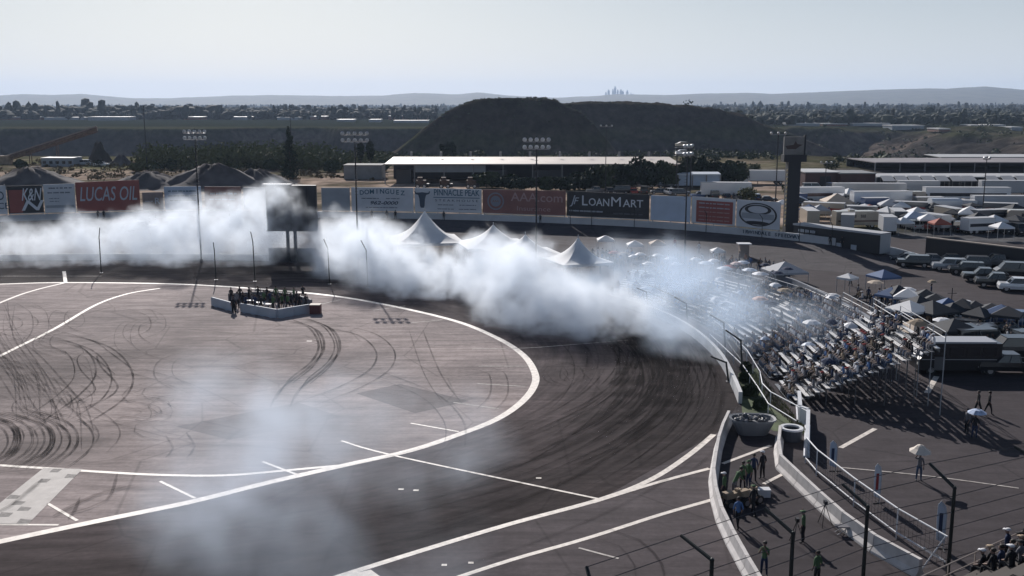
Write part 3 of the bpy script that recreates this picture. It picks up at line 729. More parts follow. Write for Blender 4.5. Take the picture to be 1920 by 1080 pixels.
# ------------------------------------------------------------------ tents
WHT = mat('white_canvas', (.78, .78, .78), .75, var=.04, scale=1.2)
def marquee(px, base_d, half, zpk, rz, label):
    c = GD(px, 450, base_d); c.z = 0; e = empty('marquee_tent', c, rz); tag(e, label, 'tent', 'white peaked tents beside the track')
    ze = 2.5; q = MB(); N_ = 12; vs = []
    for j in range(N_ + 1):
        t_ = j / N_; s_ = 1 - t_; z = ze + (zpk - ze) * (t_ ** 1.9 * .85 + t_ * .15)
        per = 32
        for i in range(per):
            a = 2 * math.pi * i / per; ca_, sa_ = math.cos(a), math.sin(a); k = 1 / max(abs(ca_), abs(sa_)); k = k * (1 - t_) + 1 * t_
            sag = -.12 * abs(math.sin(2 * a)) * 0
            vs.append((half * max(s_, .012) * k * ca_, half * max(s_, .012) * k * sa_, z + sag))
    q.add(vs, [(j * 32 + i, j * 32 + (i + 1) % 32, (j + 1) * 32 + (i + 1) % 32, (j + 1) * 32 + i) for j in range(N_) for i in range(32)])
    q.add([vs[i] for i in range(32)] + [(v[0], v[1], v[2] - .35) for v in vs[:32]], [(i, (i + 1) % 32, 32 + (i + 1) % 32, 32 + i) for i in range(32)])
    q.build('canopy', WHT, e, smooth=False)
    q = MB(); q.tube((0, 0, 0), (0, 0, zpk + .35), .07, n=8); q.build('centre_pole', GALV, e)
    for x in (-1, 1):
        for y in (-1, 1): q = MB(); q.tube((x * half * .98, y * half * .98, 0), (x * half * .98, y * half * .98, 2.5), .06, n=6); q.build('leg', GALV, e)
    return e
marquee(797, 155, 5.3, 6.8, R(12), 'largest white peaked tent, left one of the row, its centre in shade')
marquee(925, 150, 4.9, 5.3, R(14), 'white peaked tent half swallowed by smoke in the middle of the row')
marquee(985, 141, 4.5, 5.0, R(16), 'white peaked tent rising just behind the densest smoke')
marquee(1084, 134, 3.6, 5.5, R(20), 'smaller white peaked tent with a sharp tip at the right end of the row')
marquee(712, 158, 1.7, 3.4, R(10), 'small white tent at the left end of the row of tents')
M_BLUE = mat('blue_canvas', (.10, .16, .30), .8); M_TAN = mat('tan_canvas', (.52, .42, .33), .8, var=.1); M_GRYC = mat('grey_canvas', (.42, .43, .46), .8); M_REDC = mat('red_canvas', (.35, .09, .06), .8); M_DKC = mat('dark_canvas', (.03, .035, .045), .8)
def popup(loc, m, s_=3.0, rz=0.0, h=2.1, pk=1.0):
    e = empty('pop_up_canopy', loc, rz); a = s_ / 2
    q = MB(); q.add([(-a, -a, h), (a, -a, h), (a, a, h), (-a, a, h), (0, 0, h + pk), (-a, -a, h - .25), (a, -a, h - .25), (a, a, h - .25), (-a, a, h - .25)], [(0, 1, 4), (1, 2, 4), (2, 3, 4), (3, 0, 4), (0, 5, 6, 1), (1, 6, 7, 2), (2, 7, 8, 3), (3, 8, 5, 0)])
    q.build('canopy', m, e)
    for x in (-a + .05, a - .05):
        for y in (-a + .05, a - .05): q = MB(); q.box((x, y, h / 2 - .03), (.05, .05, h - .06)); q.build('leg', GALV, e)
    return e

# ------------------------------------------------------------------ vehicles
GLS = mat('car_glass', (.015, .02, .025), .08, 0, spec=.8); TYR = mat('tyre_rubber', (.02, .02, .02), .85); RIM = mat('wheel_rim', (.45, .45, .47), .3, .8)
def paint(n, c): return mat('paint_' + n, c, .32, .1, coat=.6)
PT = {'white': paint('white', (.72, .73, .75)), 'black': paint('black', (.015, .016, .02)), 'silver': paint('silver', (.38, .40, .43)), 'grey': paint('grey', (.12, .125, .135)), 'blue': paint('blue', (.04, .08, .2)), 'red': paint('red', (.32, .03, .025)), 'maroon': paint('maroon', (.085, .03, .03)), 'beige': paint('beige', (.45, .40, .33))}
HL = mat('lamp_clear', (.7, .7, .68), .1, 0, coat=1); TL = mat('lamp_red', (.4, .02, .02), .2)
def wheel(parent, x, y, r=.34, w_=.24):
    q = MB(); q.tube((x, y - w_ / 2, r), (x, y + w_ / 2, r), r, n=14); o = q.build('wheel', TYR, parent)
    q = MB(); q.tube((x, y - w_ / 2 - .01, r), (x, y + w_ / 2 + .01, r), r * .6, n=10); q.build('rim', RIM, o)
def taper(mb, prof_b, prof_t, mi=0):    # loft of two rectangles (x0,x1,halfw,z)
    (a0, a1, aw, az), (b0, b1, bw, bz) = prof_b, prof_t
    vs = [(a0, -aw, az), (a1, -aw, az), (a1, aw, az), (a0, aw, az), (b0, -bw, bz), (b1, -bw, bz), (b1, bw, bz), (b0, bw, bz)]
    mb.add(vs, [(3, 2, 1, 0), (4, 5, 6, 7), (0, 1, 5, 4), (1, 2, 6, 5), (2, 3, 7, 6), (3, 0, 4, 7)], mi)
def car(kind, colour):
    e = empty({'sedan': 'car', 'suv': 'sport_utility_vehicle', 'pickup': 'pickup_truck', 'van': 'van'}[kind], (0, 0, 0)); m = PT[colour]; q = MB()
    if kind == 'sedan':
        L_, hw = 4.6, .88; taper(q, (-2.3, 2.3, .86, .28), (-2.28, 2.3, .9, .62)); taper(q, (-2.28, 2.3, .9, .62), (-2.1, 2.0, .82, .9)); cab = ((-1.6, 1.05, .8, .9), (-1.0, .35, .66, 1.38)); rf = (-1.0, .35, .66, 1.38)
    elif kind == 'suv':
        taper(q, (-2.35, 2.3, .9, .35), (-2.35, 2.32, .95, .75)); taper(q, (-2.35, 2.32, .95, .75), (-2.3, 2.15, .9, 1.08)); cab = ((-2.25, 1.15, .86, 1.08), (-2.0, .6, .74, 1.68)); rf = (-2.0, .6, .74, 1.68)
    elif kind == 'pickup':
        taper(q, (-2.75, 2.7, .92, .42), (-2.75, 2.72, .97, .8)); taper(q, (.9, 2.72, .97, .8), (.9, 2.55, .93, 1.15)); 
        q.box((-1.75, .93, 1.0), (2.0, .08, .42)); q.box((-1.75, -.93, 1.0), (2.0, .08, .42)); q.box((-2.72, 0, 1.0), (.08, 1.86, .42)); taper(q, (-.85, .95, .95, .8), (-.85, .95, .93, 1.15))
        cab = ((-.8, 1.25, .88, 1.15), (-.65, .65, .74, 1.8)); rf = (-.65, .65, .74, 1.8)
    else:
        taper(q, (-2.6, 2.4, .92, .35), (-2.6, 2.42, .98, .95)); taper(q, (-2.6, 2.42, .98, .95), (-2.55, 1.9, .94, 1.3)); cab = ((-2.5, 1.85, .92, 1.3), (-2.45, 1.25, .8, 2.05)); rf = (-2.45, 1.25, .8, 2.05)
    b_ = q.build('body', m, e)
    q = MB(); taper(q, *cab); q.build('windows', GLS, e)
    q = MB(); x0, x1, hw, z = rf; q.box(((x0 + x1) / 2, 0, z + .02), (x1 - x0 + .06, hw * 2 + .04, .05))
    for fx in (0, .5, 1):
        for s_ in (-1, 1):
            (c0, c1, cw, cz), (d0, d1, dw, dz) = cab; a_ = Vector((c0 + (c1 - c0) * fx, s_ * cw, cz)); d_ = Vector((d0 + (d1 - d0) * fx, s_ * dw, dz)); q.tube(a_, d_, .05, n=4)
    q.build('roof', m, e)
    xb = 1.45 if kind != 'pickup' else 1.75
    for x in (-xb + .05, xb):
        for y in (-.8, .8): wheel(e, x, y, .34 if kind == 'sedan' else .39)
    xe = max(v[0] for v in MBX(b_)); xl = min(v[0] for v in MBX(b_))
    for s_ in (-1, 1):
        q = MB(); q.box((xe - .03, s_ * .66, .72), (.12, .3, .14)); q.build('headlight', HL, e)
        q = MB(); q.box((xl + .02, s_ * .7, .8), (.1, .22, .16)); q.build('tail_light', TL, e)
    return e
ordn0 = 'first second third fourth fifth sixth seventh eighth'.split()
def MBX(o): return [tuple(v.co) for v in o.data.vertices]
def trailer(L_, h, m, wd=2.5, z0=1.0, tractor=None, stripe=None):
    e = empty('semi_truck' if tractor else 'box_trailer', (0, 0, 0))
    q = MB(); q.box((0, 0, z0 + h / 2), (L_, wd, h)); q.build('box_body', m, e)
    q = MB(); q.box((0, 0, z0 + h + .03), (L_ + .06, wd + .06, .08)); q.box((L_ / 2 + .02, 0, z0 + h / 2), (.05, wd - .1, h - .1)); q.build('roof_rail', GALV, e)
    q = MB(); q.box((0, 0, z0 - .12), (L_ * .96, .9, .2)); q.box((L_ * .25, -.6, z0 / 2 - .1), (.1, .1, z0 - .2)); q.box((L_ * .25, .6, z0 / 2 - .1), (.1, .1, z0 - .2)); q.build('chassis', DK, e)
    if stripe: q = MB(); q.box((0, -wd / 2 - .02, z0 + h * .45), (L_ * .9, .03, h * .25)); q.build('side_graphic', stripe, e)
    for x in (-L_ * .38, -L_ * .38 + 1.2):
        for y in (-wd * .4, wd * .4): wheel(e, x, y, .5, .3)
    if tractor:
        q = MB(); x = L_ / 2 + 1.2; taper(q, (x - .9, x + 1.1, 1.2, .6), (x - .9, x + .9, 1.15, 2.9)); taper(q, (x + 1.0, x + 2.6, .95, .6), (x + .9, x + 2.4, .8, 1.6)); q.build('cab', tractor, e)
        q = MB(); q.box((x + 1.03, 0, 2.3), (.08, 1.9, .7)); q.build('windscreen', GLS, e)
        for dx in (-.3, 2.0):
            for y in (-1, 1): wheel(e, x + dx, y, .5, .3)
    return e
def rv(m, L_=8.5):
    e = empty('motorhome', (0, 0, 0)); q = MB(); q.side([(-L_ / 2, .5), (L_ / 2 - .2, .5), (L_ / 2, 1.2), (L_ / 2 - .5, 2.9), (L_ / 2 - .9, 3.1), (-L_ / 2, 3.1)], 2.4); q.build('body', m, e)
    q = MB(); 
    for x in (-2.6, -.9, .9): q.box((x, -1.21, 2.2), (1.0, .04, .6)); q.box((x, 1.21, 2.2), (1.0, .04, .6))
    q.build('side_windows', GLS, e); q = MB(); q.box((0, -1.215, 1.3), (L_ * .9, .03, .25)); q.build('stripe', PT['maroon'], e)
    q = MB(); q.box((L_ / 2 - .22, 0, 2.1), (.3, 2.1, .9)); q.build('windscreen', GLS, e); q = MB(); q.box((-1, 0, 3.2), (1.0, .8, .25)); q.build('roof_unit', PT['beige'], e)
    for x in (-L_ * .25, L_ * .32):
        for y in (-1.05, 1.05): wheel(e, x, y, .42)
    return e
_proto = {}
def place(key, fn, loc, rz, label, cat, group=None):
    if key not in _proto: o = fn(); _proto[key] = o
    else: o = copy_tree(_proto[key])
    if 'group' in o: del o['group']
    o.location = loc; o.rotation_euler = (0, 0, rz); tag(o, label, cat, group); return o
def pcar(kind, colour, px, py, rz, label, d=None, group='cars parked round the speedway'):
    loc = G(px, py)
    return place(('car', kind, colour), lambda: car(kind, colour), loc, R(rz), label, {'sedan': 'car', 'suv': 'car', 'pickup': 'pickup truck', 'van': 'van'}[kind], group)
# cars at the right, along the shaded wall
pcar('suv', 'silver', 1779, 507, 168, 'silver sport utility vehicle, farthest of the row parked by the black wall')
pcar('pickup', 'black', 1845, 528, 166, 'black pickup truck parked second in the row by the black wall')
pcar('suv', 'white', 1908, 546, 165, 'pale car at the right edge, nearest in the row by the black wall')
pcar('sedan', 'black', 1700, 492, 168, 'black car in deep shade beside the end of the track wall')
pcar('pickup', 'grey', 1870, 500, 172, 'dark grey pickup truck behind the black one, near the wall')
# hauler and truck by the pylon
def hauler():
    e = trailer(14.5, 3.0, MB_K, 2.6, 1.0); tag(e, 'long black race hauler trailer with a silver roof edge behind the track wall', 'trailer')
    q = MB(); q.box((0, -1.36, 3.95), (14.6, .1, .3)); q.build('silver_roof_edge', mat('bright_metal', (.40, .42, .46), .6, .1), e)
    bars(e, [(3.1, .5), (2.5, .32)], -6.6, -3.0, INK_G, 'side_lettering').location.y = -1.3
    for x in (.8, 3.2): q = MB(); q.box((x, -1.33, 1.5), (.9, .04, .8)); q.build('hatch', INK_G, e)
    return e
e = hauler(); a = GD(1498, 420, 163); b_ = GD(1662, 420, 150); c = (a + b_) / 2; c.z = 0; e.location = c; d = b_ - a; e.rotation_euler = (0, 0, math.atan2(d.y, d.x)); 
k = (Vector((d.x, d.y, 0)).length) / 14.5; e.scale = (k, 1, 1)
def coach():
    e = empty('shuttle_bus', (0, 0, 0)); q = MB(); K_ = PT['black']
    q.side([(-3.5, .4), (3.5, .4), (3.5, 2.75), (-2.6, 2.75), (-3.25, 1.55), (-3.5, 1.3)], 2.2); q.build('body', K_, e)
    rm = mat('bright_metal', (.40, .42, .46), .6, .1)
    q = MB(); q.side([(-2.6, 2.76), (3.0, 2.76), (3.0, 2.9), (-2.55, 2.9)], 2.24); q.side([(-3.3, 1.62), (-2.62, 2.76), (-2.55, 2.9), (-3.38, 1.7)], 2.24); q.build('roof', rm, e)
    for x in (-1.75, -.35, 1.05, 2.45): q = MB(); q.box((x, -1.12, 2.05), (1.15, .04, .7)); q.build('side_window', GLS, e)
    q = MB(); q.box((-.1, -1.125, 1.35), (6.4, .03, .05)); q.build('trim_line', GALV, e); q = MB(); q.box((-1.75, -1.13, 1.0), (.9, .03, 1.1)); q.build('door', PT['grey'], e)
    for x in (-2.4, 2.3):
        for y in (-.95, .95): wheel(e, x, y, .42, .28)
    for s_ in (-1, 1): q = MB(); q.box((-3.5, s_ * .85, .95), (.1, .3, .2)); q.build('headlight', HL, e)
    return e
e = coach(); tag(e, 'glossy black shuttle bus with a bright roof edge parked beside the bleachers', 'bus'); e.location = G(1724, 704) + Vector((3.5, 1.3, 0)); e.rotation_euler = (0, 0, R(-1))
pcar('pickup', 'black', 1888, 700, 176, 'black pickup truck right behind the shuttle bus at the right edge'); pcar('van', 'black', 1905, 672, 178, 'black van beyond the shuttle bus at the right edge')
for i_, (k_, c_, px_, py_, rz_) in enumerate([('suv', 'black', 1712, 500, 165), ('sedan', 'grey', 1742, 494, 166), ('suv', 'black', 1812, 514, 165), ('pickup', 'black', 1870, 538, 164), ('sedan', 'black', 1780, 494, 168), ('suv', 'grey', 1822, 502, 168), ('van', 'black', 1900, 520, 168), ('suv', 'black', 1915, 500, 170)]):
    pcar(k_, c_, px_, py_, rz_, '%s %s, %s of eight in the dark row' % ({'black': 'black', 'grey': 'dark grey'}[c_], {'sedan': 'car', 'suv': 'sport utility vehicle', 'pickup': 'pickup truck', 'van': 'van'}[k_], ordn0[i_]))

# ------------------------------------------------------------------ paddock beyond the wall, right
pr = random.Random(21)
def box_at(pl, pr_, base_py, top_py, depth, name, m, label, cat, roof=None, extra=None):
    a = G(pl, base_py); b_ = G(pr_, base_py); c = (a + b_) / 2; h = top_z(a, top_py); wd = b_.x - a.x
    e = empty(name, (c.x, c.y + depth / 2, 0)); tag(e, label, cat)
    q = MB(); q.box((0, 0, h / 2), (wd, depth, h)); q.build('wall', m, e)
    if roof: q = MB(); q.side([(-wd / 2 - .2, h), (wd / 2 + .2, h), (wd / 2 + .2, h + .25), (-wd / 2 - .2, h + .25)], depth + .5); q.build('roof', roof, e)
    return e, wd, h
ROOFW = mat('white_metal_roof', (.55, .54, .53), .45, .1, var=.1, scale=.2); CORR = mat('grey_corrugated', (.22, .23, .24), .6, .3, var=.15, scale=.5)
MARN = mat('maroon_metal', (.075, .035, .035), .6, var=.2, scale=.4)
e, wd, h = box_at(1509, 1572, 352, 324, 14, 'storage_building', MARN, 'dark maroon storage building behind the sign tower, left half of the pair', 'building', ROOFW)
q = MB(); q.box((wd * .1, -7.04, 1.6), (3, .06, 3.0)); q.build('door', DK, e)
e, wd, h = box_at(1574, 1640, 353, 326, 12, 'storage_building', MARN, 'dark maroon storage building with a pale right end wall, right half of the pair', 'building', CORR)
q = MB(); q.box((wd / 2 + .05, 0, h / 2), (.1, 11.8, h - .2)); q.build('end_wall', MB_B, e)
def long_shed(xl, xr, base, eave, ridge, depth, name, label, m_roof, bays=0):
    a, b_ = G(xl, base), G(xr, base); c = (a + b_) / 2; wd = b_.x - a.x; h = top_z(a, eave); k = Vector((a.x, a.y + depth, 0)); hr = top_z(k, ridge)
    e = empty(name, (c.x, c.y, 0)); tag(e, label, 'building')
    q = MB(); q.add([(-wd / 2, -.6, h), (wd / 2, -.6, h), (wd / 2, depth, hr), (-wd / 2, depth, hr), (-wd / 2, -.6, h - .3), (wd / 2, -.6, h - .3), (wd / 2, depth, hr - .3), (-wd / 2, depth, hr - .3)], [(0, 1, 2, 3), (7, 6, 5, 4), (0, 4, 5, 1), (1, 5, 6, 2), (2, 6, 7, 3), (3, 7, 4, 0)]); q.build('roof', m_roof, e)
    q = MB(); q.box((0, depth - .3, (hr - .4) / 2), (wd, .2, hr - .4)); q.build('back_wall', mat('dark_sheeting', (.05, .055, .065), .7, var=.2, scale=.3), e)
    n = max(4, int(wd / 8))
    for i in range(n + 1): q = MB(); q.box((-wd / 2 + wd * i / n * .999 + .05, 0, (h - .35) / 2), (.3, .3, h - .35)); q.build('post', STEEL, e)
    return e, wd, h, hr
TANR = mat('tan_metal_roof', (.46, .40, .35), .5, .1, var=.1, scale=.15)
e, wd, h, hr = long_shed(722, 1275, 345, 307, 294, 22, 'open_shed', 'very long open shed with a pale tan roof in front of the quarry mound', TANR)
for i in range(9): q = MB(); q.tube((-wd / 2 + wd * (i + .7) / 9.5, 15, h + 1.2), (-wd / 2 + wd * (i + .7) / 9.5, 15, h + 2.7), .35, n=8); q.build('roof_vent', STEEL, e)
q = MB(); q.box((-wd * .28, 3, h * .72), (wd * .24, .2, h * .35)); q.build('hanging_panel', MB_G, e)
for x, ww in ((-.44, .05), (-.12, .06), (.05, .1), (.3, .1)): q = MB(); q.box((x * wd, 5, h * .33), (ww * wd, 5, h * .66)); q.build('stored_unit', mat('unit_dark', (.06, .06, .065), .7), e)
e, wd, h, hr = long_shed(1640, 2060, 322, 304, 296, 30, 'open_shed', 'wide open shed with a flat grey roof at the right, below the far trees', mat('grey_roof', (.22, .20, .21), .7, var=.2, scale=.1))
e, wd, h, hr = long_shed(1762, 2100, 303, 294, 289, 16, 'warehouse', 'warehouse with a bright white roof at the far right edge', ROOFW)
e, wd, h, hr = long_shed(1642, 2060, 350, 331, 325, 9, 'garage_row', 'long garage row under one pale roof in the middle of the right paddock', ROOFW)
e, wd, h = box_at(645, 716, 336, 311, 9, 'storage_building', CORR, 'grey corrugated box building at the left end of the long tan shed', 'building', mat('dark_roof', (.08, .08, .09), .8))
e, wd, h, hr = long_shed(1245, 1350, 352, 326, 322, 3.2, 'covered_trailer', 'long white covered trailer in front of the dark trees', mat('pale_metal', (.55, .60, .66), .5, .2))
q = MB(); q.box((0, .2, h * .55), (wd - .3, .12, h * .8)); q.build('side_wall', MB_B, e)
e, wd, h = box_at(78, 138, 312, 297, 8, 'site_office', MB_G, 'low pale site office with windows beside the gravel conveyor', 'building', ROOFW)
for i in range(5): q = MB(); q.box((-wd * .4 + wd * .2 * i, -4.04, h * .5), (wd * .1, .06, h * .35)); q.build('window', GLS, e)
e, wd, h = box_at(490, 513, 314, 292, 5, 'small_shed', mat('cream_wall', (.45, .42, .37), .8, var=.1), 'small cream hut left of the tall dark conifer', 'hut', ROOFW)
e, wd, h = box_at(1520, 1600, 331, 323, 5, 'covered_shelter', CORR, 'low green-grey shelter behind the maroon buildings', 'building', mat('greenish_roof', (.16, .20, .19), .6))
# bays of the garage row: small pale sloped awnings
for i, px in enumerate((1663, 1688, 1713, 1738, 1764, 1792, 1815, 1858, 1888, 1915)):
    c = G(px, 356); e = empty('awning', c); tag(e, 'small white sloped awning, number %s from the left in the row by the long garage' % ('one two three four five six seven eight nine ten'.split()[i]), 'awning', 'awnings in front of the garage row')
    q = MB(); q.add([(-1.7, -1.6, 2.5), (1.7, -1.6, 2.5), (1.5, 1.4, 3.7), (-1.5, 1.4, 3.7), (-1.7, -1.6, 2.4), (1.7, -1.6, 2.4), (1.5, 1.4, 3.6), (-1.5, 1.4, 3.6)], [(0, 1, 2, 3), (7, 6, 5, 4), (0, 4, 5, 1), (1, 5, 6, 2), (2, 6, 7, 3), (3, 7, 4, 0)]); q.build('sloped_sheet', ROOFW, e)
    for x in (-1.6, 1.6): q = MB(); q.box((x, -1.5, 1.2), (.08, .08, 2.4)); q.build('post', STEEL, e); q = MB(); q.box((x * .88, 1.3, 1.8), (.08, .08, 3.5)); q.build('post', STEEL, e)
def ptrail(px, py, rz, L_, colour, label, tractor=None, stripe=None, h=2.9):
    e = trailer(L_, h, PT[colour], tractor=PT[tractor] if tractor else None, stripe=stripe); e.location = G(px, py); e.rotation_euler = (0, 0, R(rz)); tag(e, label, 'truck' if tractor else 'trailer', 'trucks and trailers in the paddock')
    return e
ptrail(1437, 345, 175, 10, 'white', 'white semi truck with a rounded cab left of the sign tower', 'white')
ptrail(1628, 374, -3, 17, 'silver', 'long silver trailer in front of the maroon buildings')
ptrail(1810, 383, -3, 19, 'white', 'longest white trailer with a dark patch on its side in the right paddock', stripe=MB_K)
ptrail(1880, 402, -2, 13, 'silver', 'silver trailer with its end towards the right edge, below the longest white one')
ptrail(1650, 392, 4, 13, 'white', 'white trailer just right of the striped tan canopy')
ptrail(1360, 372, -5, 12, 'white', 'white trailer parked behind the white oval billboard')
ptrail(1535, 383, 6, 11, 'white', 'white trailer with a sunlit roof right of the sign tower', stripe=PT['maroon'])
ptrail(1890, 368, -4, 14, 'silver', 'silver trailer under the awnings at the right edge')
ptrail(1720, 365, -4, 10, 'silver', 'short grey trailer below the garage row', h=2.5)
def tanker(px, py):
    e = empty('tank_trailer', G(px, py)); tag(e, 'white tank trailer with one rounded end in the middle of the paddock', 'tank trailer')
    q = MB(); n = 16; vs = []
    for x, r_ in ((-3.4, 1.35), (2.4, 1.35), (3.0, 1.1), (3.3, .6)):
        for i in range(n):
            a = 2 * math.pi * i / n; c_, s_ = math.cos(a), math.sin(a); vs.append((x, r_ * (abs(c_) ** .5) * (1 if c_ > 0 else -1), 2.1 + r_ * (abs(s_) ** .5) * (1 if s_ > 0 else -1)))
    q.add(vs, [(j * n + i, j * n + (i + 1) % n, (j + 1) * n + (i + 1) % n, (j + 1) * n + i) for j in range(3) for i in range(n)] + [tuple(range(n)), tuple(range(3 * n, 4 * n))]); q.build('tank', PT['white'], e)
    q = MB(); q.box((-.2, 0, .75), (6.2, 1.2, .25)); q.build('chassis', DK, e)
    for x in (-2.4, -1.3): 
        for y in (-1, 1): wheel(e, x, y, .48, .3)
tanker(1772, 402)
ordn = 'first second third fourth fifth sixth seventh eighth ninth tenth eleventh twelfth thirteenth fourteenth fifteenth sixteenth seventeenth eighteenth nineteenth twentieth'.split()
def prow(py0, py1, x0, x1, n, where, kinds=('sedan', 'suv', 'pickup', 'van')):
    for i in range(n):
        f_ = (i + .5) / n; px = x0 + (x1 - x0) * f_ + pr.uniform(-4, 4); py = py0 + (py1 - py0) * f_ + pr.uniform(-1.5, 1.5)
        k_ = pr.choice(kinds); cl = pr.choice(['white', 'black', 'black', 'silver', 'grey', 'blue', 'red', 'grey', 'black', 'grey'])
        pcar(k_, cl, px, py, pr.choice([0, 180, 90, 95, -85]) + pr.uniform(-8, 8), '%s %s, %s from left in the row %s' % (cl, {'sedan': 'car', 'suv': 'sport utility vehicle', 'pickup': 'pickup truck', 'van': 'van'}[k_], ordn[i], where))
prow(362, 366, 1110, 1290, 8, 'behind the black billboard')
prow(370, 380, 1300, 1450, 6, 'behind the red print panel')
prow(392, 398, 1510, 1700, 8, 'beyond the black hauler trailer', ('sedan', 'suv', 'van', 'pickup'))
prow(408, 416, 1690, 1900, 8, 'just below the tank trailer')
prow(428, 440, 1700, 1920, 8, 'just beyond the black wall')
for i, (px, py, m, s_, lb) in enumerate([(1568, 397, M_TAN, 6, 'striped tan canopy, widest in the paddock'), (1668, 404, M_GRYC, 4.5, 'grey canopy below the white trailer'), (1817, 421, WHT, 4.6, 'white canopy with the sharpest peak right of the tank trailer'), (1712, 430, MB_B, 4, 'pale blue canopy behind the end of the hauler trailer'),
        (1738, 434, WHT, 3.4, 'white canopy touching the pale blue one'), (1691, 440, WHT, 3, 'small white canopy nearest the hauler trailer'), (1862, 436, WHT, 3.4, 'white canopy left of the right edge near the black wall'), (1900, 414, M_DKC, 4, 'dark canopy at the right edge of the paddock'), (1536, 414, M_GRYC, 3.4, 'grey canopy just above the hauler trailer'),
        (1500, 395, MB_B, 3.2, 'pale blue canopy right beside the sign tower'), (1630, 412, M_REDC, 3, 'red canopy between parked cars above the hauler trailer'), (1760, 442, M_REDC, 3, 'red canopy close to the black wall'), (1876, 450, WHT, 3, 'lowest white canopy against the black wall'),(1590, 380, WHT, 4, 'white canopy behind the striped tan one'), (1466, 402, WHT, 3, 'small white canopy left of the sign tower')]):
    e = popup(G(px, py), m, s_, R(pr.uniform(-20, 20)), 2.3, s_ * .28); tag(e, lb, 'canopy', 'canopies in the paddock')
prow(386, 392, 1500, 1920, 14, 'below the longest white trailer')
prow(400, 408, 1515, 1910, 13, 'level with the tank trailer')
prow(418, 430, 1690, 1925, 9, 'behind the black wall')
prow(356, 360, 1480, 1720, 8, 'below the maroon buildings')
prow(352, 353, 1080, 1260, 6, 'below the trees')
pr3 = random.Random(66)
for i in range(19):
    px = 1500 + i * 22.5 + pr3.uniform(-9, 9); py = 398 + (i * 29 % 44) * (.5 + (px - 1500) / 800) + pr3.uniform(-2, 2); k_ = pr3.choice([(M_DKC, 'dark'), (M_DKC, 'dark'), (WHT, 'white'), (M_BLUE, 'blue'), (M_GRYC, 'grey'), (M_REDC, 'red')])
    e = popup(G(px, py), k_[0], pr3.uniform(2.6, 3.8), R(pr3.uniform(0, 90)), pr3.uniform(2, 2.5), pr3.uniform(.5, 1.1)); tag(e, '%s pit canopy, %s from the left between the race trailers' % (k_[1], ordn[i]), 'canopy', 'pit canopies between the race trailers')
pr2 = random.Random(55)
for i in range(18):
    px = 1500 + i * 23.5 + pr2.uniform(-8, 8); py = 382 + (i * 37 % 52) + pr2.uniform(-3, 3) + (px - 1500) * .02; L_ = pr2.uniform(5, 8); c_ = pr2.choice(['white', 'white', 'silver', 'grey', 'black', 'blue', 'beige'])
    e = trailer(L_, pr2.uniform(2.0, 2.5), PT[c_], wd=2.3, z0=.7, stripe=pr2.choice([None, MB_K, PT['red'], None])); e.location = G(px, py); e.rotation_euler = (0, 0, R(pr2.uniform(-25, 25) + pr2.choice([0, 90]))); tag(e, 'short %s race trailer, %s from the left amid the packed paddock' % (c_, ordn[i]), 'trailer', 'short race trailers in the paddock')
for i, (px, py, rz) in enumerate([(1604, 426, 4), (1925, 424, 170), (1700, 384, 3)]):
    place('rv', lambda: rv(PT['beige']), G(px, py), R(rz), ['beige motorhome partly hidden behind the hauler trailer', 'beige motorhome cut by the right edge of the picture', 'beige motorhome between the long trailers'][i], 'motorhome', 'motorhomes in the paddock')
# black wall along the paddock
mb = MB(); a = G(1735, 481); b_ = G(1990, 515); d = (b_ - a); L_ = d.length; hw = top_z(a, 446)
mb.box((L_ / 2, 0, hw / 2), (L_, .25, hw)); 
e = empty('black_wall', a, math.atan2(d.y, d.x)); tag(e, 'tall black fabric-covered wall between the paddock and the parked cars', 'wall'); mb.build('screen', MB_K, e)
mb = MB(); mb.box((L_ / 2, 0, hw + .09), (L_, .5, .16)); mb.build('coping', mat('sandy_coping', (.45, .38, .32), .8), e)
# car on the boundary wall walk: white course truck seen over the wall
e = place(('car', 'pickup', 'white'), lambda: car('pickup', 'white'), GD(285, 400, 186) , R(5), 'white pickup truck standing by the outer wall, seen above the smoke', 'pickup truck'); e.location.z = .55; e.location.y -= 6
# ------------------------------------------------------------------ vegetation
def leafmat(n, c, v=.45): 
    m = mat('foliage_' + n, c, .8, var=v, scale=.7, spec=.2); return m
LF = {'dark': leafmat('dark', (.022, .034, .018)), 'mid': leafmat('mid', (.05, .066, .032)), 'olive': leafmat('olive', (.10, .11, .05)), 'dry': leafmat('dry', (.13, .105, .06))}
BARK = mat('bark', (.08, .06, .045), .9)
tr_ = random.Random(9)
def leaves(mb, c, r, n, sz):
    for i in range(n):
        d = Vector((tr_.gauss(0, 1), tr_.gauss(0, 1), tr_.gauss(0, 1))).normalized() * (tr_.random() ** .45)
        p = Vector((c[0] + d.x * r[0], c[1] + d.y * r[1], c[2] + d.z * r[2])); s_ = sz * tr_.uniform(.6, 1.4)
        a = Vector((tr_.gauss(0, 1), tr_.gauss(0, 1), tr_.gauss(0, 1))).normalized(); b_ = a.orthogonal().normalized()
        a, b_ = a * s_, b_ * s_ * .7
        mb.add([p - a, p - b_, p + a, p + b_], [(0, 1, 2, 3)])
